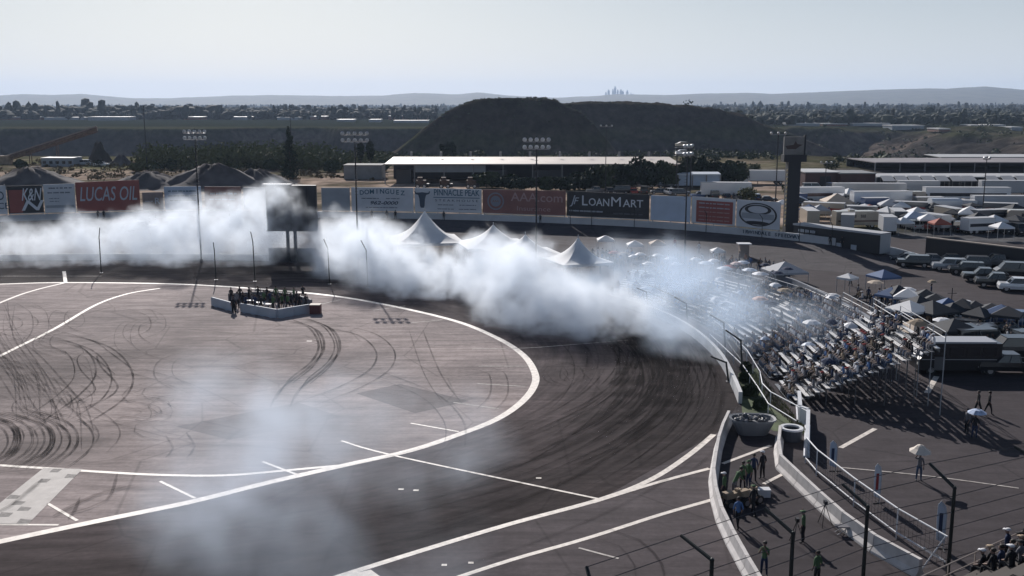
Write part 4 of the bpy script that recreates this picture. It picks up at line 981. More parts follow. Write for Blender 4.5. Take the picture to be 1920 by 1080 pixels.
def tree(loc, h, r, kind, leaf, label, group=None, name=None, dens=1.0):
    e = empty(name or {'conifer': 'conifer_tree', 'round': 'tree', 'palm': 'round_tree', 'bush': 'bush'}[kind], loc); tag(e, label, 'bush' if kind == 'bush' else 'tree', group)
    q = MB(); q.tube((0, 0, 0), (tr_.uniform(-.3, .3), 0, h * .6), max(.12, h * .03), h * .015, 7)
    for i in range(4 if kind == 'round' else 0):
        a = i * 1.6 + tr_.random(); q.tube((0, 0, h * .35), (math.cos(a) * r * .6, math.sin(a) * r * .6, h * .7), h * .014, h * .006, 5)
    q.build('trunk', BARK, e); q = MB()
    if kind == 'conifer':
        for k in range(11):
            z = h * (.1 + .86 * k / 10); rr_ = r * (1.02 - k / 10.6) * tr_.uniform(.8, 1.15); leaves(q, (tr_.uniform(-.3, .3), 0, z), (rr_, rr_, h * .07), int(160 * dens * (1.1 - k / 11)), .38)
    elif kind == 'palm': leaves(q, (0, 0, h * .68), (r, r, h * .34), int(550 * dens), .3)
    elif kind == 'bush':
        for k in range(5): leaves(q, (tr_.uniform(-r, r) * .5, tr_.uniform(-r, r) * .4, h * .5), (r * .6, r * .6, h * .5), int(110 * dens), .3)
    else:
        for k in range(12):
            a = tr_.uniform(0, 6.28); rr_ = r * tr_.uniform(.15, .75); leaves(q, (math.cos(a) * rr_, math.sin(a) * rr_, h * tr_.uniform(.25, .8)), (r * .55, r * .55, h * .22), int(190 * dens), .5)
    q.build('crown', LF[leaf], e, fix=False); return e
def tree_px(px, base, top, wpx, kind, leaf, label, group=None, d=None, name=None):
    b0 = G(px, base) if d is None else GD(px, base, d)
    if d is not None: b0.z = float(terrain(np.array([b0.x]), np.array([b0.y]))[0])
    return tree(b0, top_z(b0, top) - b0.z, wpx / F * b0.y / 2, kind, leaf, label, group, name)
tree_px(545, 336, 238, 42, 'conifer', 'dark', 'tall dark conifer standing alone above the smoke left of centre')
tree_px(677, 322, 264, 15, 'palm', 'dark', 'left one of two slim round-headed trees by the shed end')
tree_px(695, 322, 264, 16, 'palm', 'dark', 'right one of two slim round-headed trees by the shed end')
tree_px(832, 296, 269, 16, 'round', 'dark', 'left one of a close pair of dark trees behind the tan roof', d=430)
tree_px(847, 296, 266, 17, 'round', 'dark', 'right one of a close pair of dark trees behind the tan roof', d=430)
tree_px(186, 312, 300, 20, 'bush', 'dark', 'dark bush beside the low site office')
hedge = [(912, 352, 322, 50), (945, 354, 326, 44), (984, 357, 330, 52), (1022, 357, 332, 48), (1062, 357, 331, 50), (1098, 356, 312, 58), (1135, 356, 308, 60), (1172, 356, 306, 52), (1212, 354, 286, 66), (1246, 352, 300, 46), (1300, 345, 292, 56), (1340, 345, 300, 62), (1378, 345, 302, 56), (1270, 350, 305, 40)]
for i, (px, b_, t_, w_) in enumerate(hedge):
    tree_px(px, b_, t_, w_, 'round', 'dark' if i % 3 else 'mid', 'dark bushy tree, %s from the left before the long tan shed' % ordn[i], 'trees in front of the long tan shed')
for i, (px, b_, t_, w_, lf) in enumerate([(1600, 312, 290, 60, 'dark'), (1640, 312, 292, 54, 'olive'), (1560, 318, 300, 40, 'mid'), (1415, 330, 306, 30, 'mid'), (1400, 378, 350, 34, 'olive'), (1545, 370, 352, 36, 'mid'), (1590, 372, 355, 44, 'olive'), (1635, 374, 358, 40, 'mid'), (1480, 362, 345, 40, 'mid'), (1700, 372, 355, 24, 'olive')]):
    tree_px(px, b_, t_, w_, 'bush', lf, ['wide dark shrub left of the flat grey roof', 'olive shrub touching the flat grey roof', 'shrub behind the maroon buildings', 'small shrub left of the white semi truck', 'brownish green shrub behind the white oval billboard', 'shrub directly below the left maroon building', 'olive shrub between the two maroon buildings', 'shrub below the right maroon building', 'shrub right behind the sign tower', 'small olive shrub under the white awnings'][i], 'shrubs in the paddock')
# brown machines in front of the billboards' yard
for i, px in enumerate((790, 834, 884)):
    b0 = G(px, 353); e = empty('yard_loader', b0); tag(e, 'dusty brown yard loader, %s of three behind the pale billboards' % ['leftmost', 'middle', 'rightmost'][i], 'loader', 'loaders behind the billboards')
    q = MB(); q.box((0, 0, 1.5), (2.6, 2.2, 1.4)); q.box((-.3, 0, 2.5), (1.3, 1.6, 1.0)); q.build('body', mat('dusty_brown', (.10, .065, .05), .8, var=.3, scale=1), e)
    q = MB(); q.box((1.7, 0, .8), (.9, 2.4, 1.0)); q.build('bucket', DK, e)
    for x in (-.9, .9):
        for y in (-1, 1): wheel(e, x, y, .6, .4)
# scrub on the near lip of the gravel pit
q = MB()
for i in range(420):
    px = tr_.uniform(275, 730); py = tr_.uniform(301, 318); b0 = G(px, py)
    k = 1 - abs(px - 440) / 420; 
    if tr_.random() > .35 + k: continue
    hh = tr_.uniform(2.5, 9.5) * (1 if px < 620 else .6); leaves(q, (b0.x, b0.y, hh * .45), (hh * .8, hh * .8, hh * .5), 60, .55)
tag(q.build('scrub', LF['olive'], fix=False), kind='stuff')
q = MB()
for i in range(150):
    px = tr_.choice([tr_.uniform(285, 620), tr_.uniform(730, 1280), tr_.uniform(1280, 1500)]); py = tr_.uniform(291, 300) if px > 700 else tr_.uniform(300, 322); b0 = G(px, py)
    hh = tr_.uniform(1.0, 3.6); leaves(q, (b0.x, b0.y, hh * .45), (hh * 1.1, hh * .9, hh * .5), 36, .5)
tag(q.build('scrub', LF['mid'], fix=False), kind='stuff')
q = MB()
for i in range(230):
    px = tr_.uniform(-60, 720); py = tr_.uniform(306, 338); b0 = G(px, py); hh = tr_.uniform(.5, 2.2); leaves(q, (b0.x, b0.y, hh * .4), (hh * 1.3, hh, hh * .5), 22, .4)
tag(q.build('scrub', LF['dry'], fix=False), kind='stuff')
for i, (px, b_, t_, w_) in enumerate([(40, 316, 300, 22), (255, 322, 304, 26), (318, 318, 296, 28), (356, 316, 292, 30), (420, 316, 288, 34), (455, 318, 286, 36), (508, 320, 298, 26), (590, 322, 296, 34), (622, 322, 300, 28), (655, 316, 300, 22), (716, 322, 300, 20)]):
    tree_px(px, b_, t_, w_, 'round', 'olive' if i % 2 else 'mid', 'leafy scrub tree, %s from the left along the near lip of the gravel pit' % ordn[i], 'scrub trees along the gravel pit')
# bushes scattered on the rough ground right
q = MB()
for i in range(420):
    x = tr_.uniform(130, 520); y = tr_.uniform(400, 1000)
    z = float(terrain(np.array([x]), np.array([y]))[0]); hh = tr_.uniform(1.2, 4.5); leaves(q, (x, y, z + hh * .4), (hh * 1.2, hh * 1.2, hh * .6), 20, .9)
tag(q.build('scrub', LF['mid'], fix=False), kind='stuff')
# far woodland
def wood(n, fn, name, m, lo, hi):
    q = MB()
    for i in range(n):
        x, y = fn(); z = float(terrain(np.array([x]), np.array([y]))[0]); h = tr_.uniform(lo, hi); r_ = h * tr_.uniform(.35, .75); 
        if tr_.random() < .12: h *= 1.5; r_ *= .6
        q.ell((x, y, z + h * .55), (r_, r_, h * .5), 6, 4, jit=.35)
    tag(q.build(name, m, fix=False), kind='stuff')
def fan(a0, a1, d0, d1, pw_=1.6):
    def f_():
        px = tr_.uniform(a0, a1); d = d0 + (d1 - d0) * tr_.random() ** pw_; return ((px - 960) / F * d, d)
    return f_
wm = mat('far_foliage', (.030, .040, .026), .9, var=.5, scale=.03); wm2 = mat('far_foliage_dark', (.02, .028, .02), .9, var=.4, scale=.03)
wood(2300, fan(1330, 2400, 1060, 2800, 1.3), 'woodland', wm, 5, 11)
wood(900, fan(1330, 2400, 2600, 6500, 1.2), 'woodland', wm2, 9, 18)
wood(3000, fan(-500, 820, 1380, 2400, 1.2), 'woodland', wm2, 6, 13)
q = MB()
for i in range(700):
    if i % 3: x = tr_.uniform(-62, 62); y = tr_.uniform(604, 668)
    else: x = tr_.uniform(35, 215); y = tr_.uniform(765, 835)
    z = float(terrain(np.array([x]), np.array([y]))[0])
    if z < 8: continue
    hh = tr_.uniform(.3, 1.1); leaves(q, (x, y, z + hh * .2), (hh * 1.6, hh * 1.6, hh * .5), 12, .45)
tag(q.build('scrub', LF['mid'], fix=False), kind='stuff')
wood(2200, fan(-500, 1400, 2300, 6500, 1.2), 'woodland', wm, 6, 12)
wood(260, fan(-300, 420, 1450, 1600, 1), 'woodland', wm2, 10, 19)
# low far warehouses and sheds, each its own
far_b = [(0, 75, 224, 219), (84, 160, 225, 220), (166, 242, 226, 219), (345, 378, 222, 219), (432, 472, 222, 219), (520, 560, 225, 220), (582, 612, 224, 218), (632, 662, 228, 224), (692, 712, 229, 224), (728, 800, 220, 217), (738, 802, 230, 227), (770, 780, 216, 211), (848, 862, 212, 209), (1366, 1432, 228, 223), (1480, 1536, 236, 231), (1545, 1588, 236, 232), (1600, 1668, 236, 231), (1672, 1732, 244, 235), (1820, 1846, 239, 235), (1856, 1884, 239, 235), (1896, 1916, 244, 238), (1760, 1780, 248, 242)]
for i, (xl, xr, base, top) in enumerate(far_b):
    best = (1e9, 1000)
    for dd in range(620 if xl > 1300 else 1000, 1400, 10):
        q_ = GD((xl + xr) / 2, base, dd); zt_ = float(terrain(np.array([q_.x]), np.array([float(dd)]))[0]); e_ = abs(proj(Vector((q_.x, dd, zt_)))[1] - base)
        if e_ < best[0]: best = (e_, dd)
    d = float(best[1]); a = GD(xl, base, d); b_ = GD(xr, base, d); wd = b_.x - a.x; zt = top_z(a, top); zb = float(terrain(np.array([(a.x + b_.x) / 2]), np.array([d]))[0]) - .5
    e = empty('warehouse', ((a.x + b_.x) / 2, d, zb)); 
    tag(e, 'low far pale-roofed warehouse, %s from the left along the plain' % (ordn + ['twenty-first', 'twenty-second'])[i], 'warehouse', 'low warehouses along the plain')
    hh = min(max(zt - zb, 3), 6.5); q = MB(); q.box((0, 12, hh / 2 - .4), (wd, 26, hh - .8)); q.build('wall', MB_G if i % 3 else mat('brick_wall', (.25, .14, .11), .8), e)
    q = MB(); q.side([(-wd / 2 - .5, hh - .8), (wd / 2 + .5, hh - .8), (wd / 2 + .5, hh + .1), (-wd / 2 - .5, hh + .1)], 26.5); o = q.build('roof', ROOFW, e); o.location.y = 12.3
# city towers on the horizon
tw = mat('tower_hazed', (.62, .65, .70), .5)  # lightened tone puts part of the haze into the tower colour
for i, (x, wpx, top) in enumerate([(1136, 3, 172), (1141, 4, 168), (1149, 3, 167), (1153, 4, 162), (1158, 3, 168), (1164, 5, 168), (1168, 3, 170), (1176, 4, 169), (1183, 3, 174), (1187, 4, 176)]):
    D = 11800; a = GD(x, 180, D); zt = top_z(a, top) ; wd = wpx / F * D
    q = MB(); hh = zt + 2; q.box((0, 0, hh * .45), (wd, wd, hh * .9)); q.box((0, 0, hh * .95), (wd * .6, wd * .6, hh * .1))
    for k in range(12): q.box((0, 0, hh * (.05 + k * .07)), (wd * 1.02, wd * 1.02, hh * .01))
    o = q.build('office_tower', tw); o.location = (a.x, D, -2); tag(o, 'hazy far-off office tower, %s from the left in the skyline' % ordn[i], 'tower', 'far city skyline')

# gravel yard: heaps, conveyor, crane
def heap(px, base, top, wpx, label, m, sk=0.0):
    b0 = G(px, base); h = top_z(b0, top); r_ = wpx / F * b0.y / 2; mb = MB(); vs = [(sk * r_, 0, h)]; N_ = 40; K = 9; rr_ = random.Random(px)
    ph = [rr_.uniform(0, 6) for _ in range(4)]
    for j in range(1, K + 1):
        t_ = j / K
        for i in range(N_):
            a = 2 * math.pi * i / N_; k = t_ * (1 + .12 * math.sin(3 * a + ph[0]) + .07 * math.sin(7 * a + ph[1]) + .04 * math.sin(13 * a + ph[2]))
            vs.append((sk * r_ * (1 - t_) + r_ * k * math.cos(a), r_ * .7 * k * math.sin(a), max(-.1, h * (.5 + .5 * math.cos(math.pi * t_ ** .85)) * (1 + .22 * math.sin(5 * a + ph[3]) * t_ + .14 * math.sin(11 * a + ph[2]) * t_) * (.86 + .28 * rr_.random() * min(1, 3 * (1 - t_))) - (.1 if j == K else 0))))
    mb.add(vs, [(0, 1 + i, 1 + (i + 1) % N_) for i in range(N_)] + [(1 + (j - 1) * N_ + i, 1 + j * N_ + i, 1 + j * N_ + (i + 1) % N_, 1 + (j - 1) * N_ + (i + 1) % N_) for j in range(1, K) for i in range(N_)])
    o = mb.build('gravel_heap', m, smooth=True); o.location = b0; tag(o, label, 'heap', 'heaps in the gravel yard'); return o
H1 = mat('gravel_grey', (.105, .095, .095), .95, var=.45, scale=.22, bump=.9); H2 = mat('gravel_dark', (.06, .055, .05), .95, var=.3, scale=.3, bump=.5); H3 = mat('gravel_tan', (.30, .24, .19), .95, var=.2, scale=.3, bump=.5)
heap(60, 350, 314, 260, 'broad grey gravel heap behind the black billboard with the red end', H1)
heap(-30, 352, 318, 120, 'tan gravel heap cut by the left edge of the picture', H3)
heap(285, 352, 322, 230, 'low wide grey gravel heap behind the red LUCAS OIL billboard', H1)
heap(400, 352, 309, 270, 'highest grey gravel heap, behind the first floodlight pole', H1)
heap(478, 350, 318, 190, 'grey gravel heap left of the tall conifer', H1)
heap(188, 308, 268, 60, 'small dark pointed gravel heap under the end of the conveyor', H2)
heap(228, 310, 290, 60, 'low grey gravel heap just right of the dark pointed one', H1)
def conveyor():
    a = G(40, 308); b_ = GD(186, 300, a.y + 8); z1 = top_z(b_, 247); e = empty('conveyor', a); tag(e, 'long rusty conveyor sloping up to the right above the gravel yard', 'conveyor')
    p0 = Vector((-6, 0, 1.0)); p1 = Vector((b_.x - a.x, b_.y - a.y, z1)); RU = mat('rusty_steel', (.16, .10, .075), .8, var=.4, scale=.8)
    for off in (-.9, .9):
        q = MB(); o_ = Vector((0, off, 0)); n = 14
        for k in range(n):
            u0, u1 = p0.lerp(p1, k / n) + o_, p0.lerp(p1, (k + 1) / n) + o_; up = Vector((0, 0, 1.6)); q.tube(u0, u1, .13, n=4); q.tube(u0 + up, u1 + up, .13, n=4); q.tube(u0, u1 + up, .09, n=4); q.tube(u0, u0 + up, .09, n=4)
        q.build('truss', RU, e)
    q = MB(); q.tube(p0 + Vector((0, 0, 1.0)), p1 + Vector((0, 0, 1.0)), .7, n=6); q.build('belt', mat('dusty_belt', (.20, .15, .12), .9, var=.3, scale=1), e)
    q = MB(); 
    q.tube(p0 + Vector((0, 0, 1.8)), p1 + Vector((0, 0, 1.8)), .5, n=4)
    q.build('belt_cover', mat('cover_tan', (.34, .26, .21), .8), e)
    for k in (.3, .62): p = p0.lerp(p1, k); q = MB(); q.tube((p.x, -1, 0), (p.x, -.8, p.z), .16, n=5); q.tube((p.x, 1, 0), (p.x, .8, p.z), .16, n=5); q.build('leg', RU, e)
    q = MB(); q.box((-6, 0, 1.6), (4.5, 3, 3.2)); q.box((-9, 1, 1.2), (3, 3, 2.4)); q.build('hopper', mat('hopper_tan', (.28, .21, .15), .8, var=.3, scale=1), e)
conveyor()
pcar('van', 'white', 161, 310, 0, 'white van parked beside the dark bush in the gravel yard', group='vehicles in the gravel yard')
pcar('pickup', 'white', 191, 312, 0, 'white pickup truck parked right of the white van in the gravel yard', group='vehicles in the gravel yard')
def wagon():
    a = G(1281, 347); a = GD(1281, 300, 255); a.z = 0
    e = empty('billboard_truck', a); return e
# car-topped sign seen above the trees (two stacked show cars on a pole)
def carsign():
    a = GD(1281, 350, 262); a.z = 0; z1 = top_z(a, 291); e = empty('car_display', a); tag(e, 'two pale cars stacked on a steel display stand above the dark trees', 'car display')
    q = MB(); 
    for x in (-1.8, 1.8): q.tube((x, 0, 0), (x, 0, z1 + 1.8), .15, n=6)
    q.box((0, 0, z1 - .1), (5.2, 2, .16)); q.box((0, 0, z1 + 1.9), (4.6, 2, .16)); q.build('stand', DK, e)
    for k, (z, c) in enumerate(((z1, 'white'), (z1 + 2.0, 'red'))):
        q = MB(); q.side([(-2.2, .35), (2.2, .35), (2.25, .75), (1.1, .95), (.5, 1.35), (-1.0, 1.38), (-1.8, 1.0), (-2.25, .95)], 1.7); o = q.build('car_shell', PT['beige' if k else 'white'], e); o.location.z = z
        q = MB(); q.box((-.2, 0, 1.12), (1.8, 1.74, .3)); w2 = q.build('windows', GLS, o)
carsign()

# ------------------------------------------------------------------ fences
CF = mat('fence_post_dark', (.025, .03, .03), .5, .4); CAB = mat('fence_cable', (.07, .07, .08), .5, .5)
def bent_post(base, h, lean, arm, label, r=.07, up=1.3):
    """base point, straight height, horizontal arm vector at the top"""
    e = empty('catch_fence_post', base); tag(e, label, 'fence post', 'bent posts of the catch fences')
    q = MB(); k = Vector((lean.x, lean.y, h)); q.tube((0, 0, 0), k, r * 1.15, r, 8); q.tube(k, k + Vector((arm.x, arm.y, up)), r, r * .85, 8); q.ell(k, (r * 1.2,) * 3, 8, 5); q.build('post', CF, e)
    q = MB(); q.box((0, 0, .03), (.4, .4, .06)); q.build('base_plate', STEEL, e); return e
near = [(1118, 1130), (1335, 1050), (1487, 1000), (1627, 950), (1790, 915), (1960, 872)]; tips = [(1100, 1063), (1277, 1004), (1434, 953), (1580, 908), (1743, 869), (1903, 838)]
np_ = []
for i, ((kx, ky), (tx, ty)) in enumerate(zip(near, tips)):
    k3 = G(kx, ky, 5.0); base = Vector((k3.x, k3.y, 0)); t3 = GD(tx, ty, k3.y + 1.3); arm = t3 - k3
    e = bent_post(base, 5.0, Vector((0, 0, 0)), Vector((arm.x, arm.y, 0)), 'dark bent catch fence post, %s from the left along the bottom edge' % ordn[i], .085, arm.z); np_.append((base, k3, t3))
a_, b_ = np_[0], np_[-1]
mb = MB(); ext = (np_[-1][0] - np_[0][0]); ext.z = 0
for z in (.6, 1.4, 2.2, 3.0, 3.8, 4.6): 
    for p, q_ in zip(np_[:-1], np_[1:]): mb.tube(Vector((p[0].x, p[0].y, z)), Vector((q_[0].x, q_[0].y, z)), .018, n=4, cap=False)
for p, q_ in zip(np_[:-1], np_[1:]): mb.tube(p[2], q_[2], .018, n=4, cap=False); mb.tube(p[1].lerp(p[2], .5), q_[1].lerp(q_[2], .5), .018, n=4, cap=False)
o = mb.build('fence_cables', CAB); tag(o, 'thin steel cables strung between the bent posts along the bottom edge', 'fence cables')
far_posts = [(405, 525, 452), (478, 528, 432), (618, 533, 446), (690, 540, 448), (190, 512, 425), (1215, 580, 538), (1290, 618, 556), (1360, 660, 590), (1392, 705, 620), (1366, 716, 670)]
for i, (px, b0_, t0_) in enumerate(far_posts):
    b0 = G(px, b0_); h = top_z(b0, t0_); c = Vector((CTR[0], CTR[1], 0)) - b0; c.z = 0; c.normalize()
    bent_post(b0, h * .78, c * .25, c * 1.3, ['thin post left of the black scoreboard, second from it', 'thin post just left of the black scoreboard', 'thin bent post just right of the black scoreboard', 'thin post in the smoke below the DOMINGUEZ billboard', 'thin post in the smoke at the far left', 'bent post in the veil of smoke, farthest on the right bend', 'bent post where the thin smoke meets the bleachers', 'dark bent post by the near bleachers, left of the white rails', 'dark bent post nearest the grassy verge', 'short dark bent post on top of the track wall'][i], .06 if i < 6 else .075, h * .22)
mb = MB(); fp = [G(x, y) for x, y, _ in far_posts[5:9]]
for p, q_ in zip(fp[:-1], fp[1:]):
    for z in (1.2, 2.0, 2.8): mb.tube(p + Vector((0, 0, z)), q_ + Vector((0, 0, z)), .03, n=4, cap=False)
tag(mb.build('fence_cables', CF), 'dark cables strung between the bent posts beside the bleachers', 'fence cables')
for i, px in enumerate((1070, 1110, 1190, 1325, 1430, 1500, 1560)):
    w_ = wall_at(px); q = MB(); tt = offset([wall_at(px - 6), w_, wall_at(px + 6)], 1.0)[1] - w_
    q = MB(); e = bent_post(Vector((w_.x - tt.x * 9, w_.y - tt.y * 9, .3)) if False else Vector((w_.x + tt.x * .25, w_.y + tt.y * .25, 0)), 4.6, Vector((0, 0, 0)), tt * .9, 'thin bent post on the outer wall, %s from left beyond the tents' % ordn[i], .05, .7)

# white pipe railings with posts
RW = mat('white_rail', (.72, .73, .75), .45)
def railing(pts, hs, label, mesh=None, mids=()):
    p = [G(x, y) for x, y in pts]; e = empty('railing', p[0]); tag(e, label, 'railing'); q = MB(); o_ = p[0]
    for a, b_ in zip(p[:-1], p[1:]):
        for z in hs: q.tube(a - o_ + Vector((0, 0, z)), b_ - o_ + Vector((0, 0, z)), .045, n=5)
    q.build('rails', RW, e)
    for a, b_ in zip(p[:-1], p[1:]):
        n = max(1, int((b_ - a).length / 3))
        for k in range(n): c = a.lerp(b_, k / n) - o_; q = MB(); q.tube(c, c + Vector((0, 0, max(hs))), .04, n=5); q.build('rail_post', RW, e)
    if mesh:
        q = MB()
        for a, b_ in zip(p[:-1], p[1:]):
            L_ = (b_ - a).length; n = max(2, int(L_ / .3))
            for k in range(n + 1): c = a.lerp(b_, k / n) - o_; q.tube(c + Vector((0, 0, .05)), c + Vector((0, 0, max(hs))), .008, n=3, cap=False)
            for z in np.arange(.2, max(hs), .3): q.tube(a - o_ + Vector((0, 0, z)), b_ - o_ + Vector((0, 0, z)), .008, n=3, cap=False)
        q.build('wire_mesh', CAB, e)
    return e
railing([(1338, 622), (1362, 640), (1400, 680), (1424, 722), (1428, 745), (1444, 762), (1512, 800)], [1.15], 'upper white railing bending along the grassy verge below the bleachers')
railing([(1330, 640), (1392, 700), (1420, 742), (1440, 775), (1492, 808)], [.75], 'lower white railing nearest the track wall beside the grassy verge')
railing([(1510, 868), (1530, 892), (1600, 950), (1680, 1010), (1772, 1066)], [.35, 1.7], 'long white railing with dark wire mesh behind the right concrete barriers', mesh=True)
sheet('grass_verge', [G(*p) for p in [(1384, 700), (1420, 690), (1440, 760), (1520, 815), (1450, 808), (1392, 775)]], .016, mat('verge_grass', (.09, .115, .055), .95, var=.4, scale=1.2))
q = MB()
for i in range(900):
    a, b_ = tr_.random(), tr_.random(); p = G(1390, 708).lerp(G(1505, 815), a).lerp(G(1425, 700).lerp(G(1515, 812), a), b_)
    q.tube(p, p + Vector((tr_.uniform(-.1, .1), tr_.uniform(-.1, .1), tr_.uniform(.08, .3))), .03, .005, 3, cap=False)
tag(q.build('grass', LF['olive'], fix=False), kind='stuff', label='rough green grass on the verge between the track wall and the bleachers')
for i, (px, b0_, t0_, w_) in enumerate([(1408, 742, 724, 26), (1394, 716, 702, 22), (1424, 768, 752, 24), (1398, 694, 682, 20)]):
    tree_px(px, b0_, t0_, w_, 'bush', 'mid', ['largest shrub on the verge by the track wall', 'shrub above the largest one on the verge', 'lowest shrub on the verge, above the grey tub', 'topmost shrub on the verge by the dark bent posts'][i], 'shrubs on the verge')

# ------------------------------------------------------------------ near concrete barriers
JM = mat('barrier_concrete', (.60, .57, .55), .8, var=.15, scale=1.5)
def jersey(a, b_, label, h=.95):
    d = b_ - a; L_ = d.length; e_ = MB(); pr_ = [(-.30, 0), (.30, 0), (.28, .12), (.13, .34), (.10, h), (-.10, h), (-.13, .34), (-.28, .12)]
    n = len(pr_); vs = [(x, y, z) for x in (.02, L_ - .02) for y, z in pr_]
    e_.add(vs, [(i, (i + 1) % n, n + (i + 1) % n, n + i) for i in range(n)] + [tuple(range(n))[::-1], tuple(range(n, 2 * n))])
    o = e_.build('concrete_barrier', JM); o.location = a; o.rotation_euler = (0, 0, math.atan2(d.y, d.x)); tag(o, label, 'barrier', 'concrete barriers at the near bend'); return o
def chain(pts, ln, lab):
    c = catmull(gp(pts), .2); out = [c[0]]; acc = 0
    for a, b_ in zip(c[:-1], c[1:]):
        acc += (b_ - a).length
        if acc >= ln: out.append(b_); acc = 0
    for i, (a, b_) in enumerate(zip(out[:-1], out[1:])): jersey(a, b_, lab % ordn[i])
chain(BAR1, 3.0, 'pale concrete barrier, %s down the left line from the grey tub')
chain([(1462, 822), (1458, 868), (1468, 884), (1505, 920), (1560, 972), (1620, 1022), (1700, 1068), (1790, 1120)], 3.0, 'pale concrete barrier, %s down the right line from the white ringed tub')
# white board wall steps
WB2 = mat('white_board', (.66, .67, .70), .6, var=.08, scale=1.5)
for i, (p0, p1, lb) in enumerate([((1497, 762), (1499, 790), 'white boarded barrier, upper of the three by the end of the bleachers'), ((1500, 792), (1514, 797), 'white boarded barrier, short one joining the other two'), ((1514, 799), (1512, 858), 'white boarded barrier, longest of the three, above the mesh railing')]):
    a, b_ = G(*p0), G(*p1); d = b_ - a; q = MB(); L_ = d.length; q.box((L_ / 2, 0, .65), (L_, .12, 1.1))
    for k in range(int(L_ / .4) + 1): q.box((k * .4 + .05, -.08, .65), (.06, .05, 1.1)); 
    q.box((L_ / 2, 0, 1.23), (L_, .26, .06)); q.box((L_ / 2, 0, .06), (L_, .4, .12))
    o = q.build('boarded_barrier', WB2); o.location = a; o.rotation_euler = (0, 0, math.atan2(d.y, d.x)); tag(o, lb, 'barrier')
# grey tub and ringed tub
def tub():
    b0 = G(1410, 812); e = empty('grey_tub', b0); tag(e, 'large grey tub heaped with dark lumps between the two barrier lines', 'tub'); q = MB(); n = 20
    vs = []
    for (sx, sy, z, ox) in ((1.05, .75, .02, 0), (1.55, 1.05, 1.05, .0), (1.62, 1.12, 1.05, 0), (1.62, 1.12, 1.15, 0), (1.45, .98, 1.1, 0), (1.35, .9, .85, 0)):
        for i in range(n):
            a = 2 * math.pi * i / n; c_, s_ = math.cos(a), math.sin(a); vs.append((sx * abs(c_) ** .7 * (1 if c_ > 0 else -1), sy * abs(s_) ** .7 * (1 if s_ > 0 else -1), z))
    q.add(vs, [(j * n + i, j * n + (i + 1) % n, (j + 1) * n + (i + 1) % n, (j + 1) * n + i) for j in range(5) for i in range(n)] + [tuple(range(n))[::-1], tuple(range(5 * n, 6 * n))])
    q.build('shell', mat('tub_grey', (.20, .21, .23), .6, var=.12, scale=1), e)
    q = MB()
    for i in range(26): q.ell((tr_.uniform(-1.3, 1.1), tr_.uniform(-.6, .6), 1.0 + tr_.uniform(0, .22)), (tr_.uniform(.12, .3), tr_.uniform(.12, .25), tr_.uniform(.08, .2)), 7, 5, jit=.3)
    q.build('contents', mat('dark_lumps', (.10, .105, .12), .5, var=.5, scale=3), e)
tub()
def ringtub():
    b0 = G(1483, 824); e = empty('ringed_tub', b0); tag(e, 'round dark tub with a bright white rim right of the grey tub', 'tub')
    q = MB(); q.lathe([(.72, 0), (.74, .8), (.62, .8), (.6, .2), (0, .2)], 20); q.build('body', mat('tub_dark', (.06, .07, .09), .6), e)
    q = MB(); q.lathe([(.55, .78), (.56, .9), (.80, .9), (.82, .78)], 24); q.build('rim', WB2, e)
ringtub()
# infield enclosure
IB = mat('enclosure_blue_grey', (.34, .38, .44), .7, var=.12, scale=.8)
enc = [((398, 573), (437, 584)), ((452, 585), (486, 591)), ((486, 591), (519, 597)), ((521, 597), (550, 592)), ((550, 592), (580, 587)), ((428, 566), (470, 563)), ((470, 563), (512, 562)), ((512, 562), (556, 568)), ((556, 568), (584, 578))]
for i, (p0, p1) in enumerate(enc):
    a, b_ = G(*p0), G(*p1); d = b_ - a; L_ = d.length; q = MB(); q.box((L_ / 2, 0, .5), (L_ - .05, .28, .92)); q.box((L_ / 2, 0, .98), (L_ - .05, .2, .06)); q.box((L_ * .25, 0, .04), (.5, .5, .08)); q.box((L_ * .75, 0, .04), (.5, .5, .08))
    o = q.build('enclosure_barrier', IB if i < 5 else mat('enclosure_dark', (.12, .13, .16), .7)); o.location = a; o.rotation_euler = (0, 0, math.atan2(d.y, d.x)); tag(o, 'blue-grey barrier block, %s' % ['alone at the left end of the infield enclosure', 'left one on the front side of the enclosure', 'middle one reaching the front corner of the enclosure', 'first right of the front corner of the enclosure', 'last before the dark red crate', 'leftmost on the back of the enclosure', 'second on the back of the enclosure', 'third on the back of the enclosure', 'rightmost on the back of the enclosure'][i], 'barrier', 'barriers round the infield enclosure')
e = empty('dark_crate', G(592, 588)); tag(e, 'dark red crate with a pale top at the right end of the enclosure', 'crate'); q = MB(); q.box((0, 0, .5), (1.15, 1.0, 1.0)); q.build('box', mat('crate_maroon', (.10, .03, .03), .7), e); q = MB(); q.box((0, 0, 1.04), (1.2, 1.05, .08)); q.build('lid', mat('lid_tan', (.42, .36, .3), .7), e)
for i, (px, py) in enumerate([(470, 575), (489, 579), (500, 582)]):
    e = empty('folding_table', G(px, py)); tag(e, 'small white table inside the enclosure, %s of three' % ['leftmost', 'middle', 'rightmost'][i], 'table'); q = MB(); q.box((0, 0, .74), (1.1, .6, .05)); q.build('top', WB2, e)
    for x in (-.5, .5): q = MB(); q.box((x, 0, .36), (.05, .5, .71)); q.build('leg', STEEL, e)
e = empty('low_platform', G(1394, 484)); tag(e, 'small pale-roofed booth on legs at the far end of the bleachers', 'booth'); b0 = G(1394, 484); zt = top_z(b0, 456)
q = MB(); q.box((0, 0, zt * .5), (1.3, 1.3, zt * .9)); q.build('cabin', mat('booth_tan', (.25, .20, .18), .8), e); q = MB(); q.box((0, 0, zt - .05), (2.0, 1.7, .12)); q.build('roof', WB2, e); e.name = 'booth'

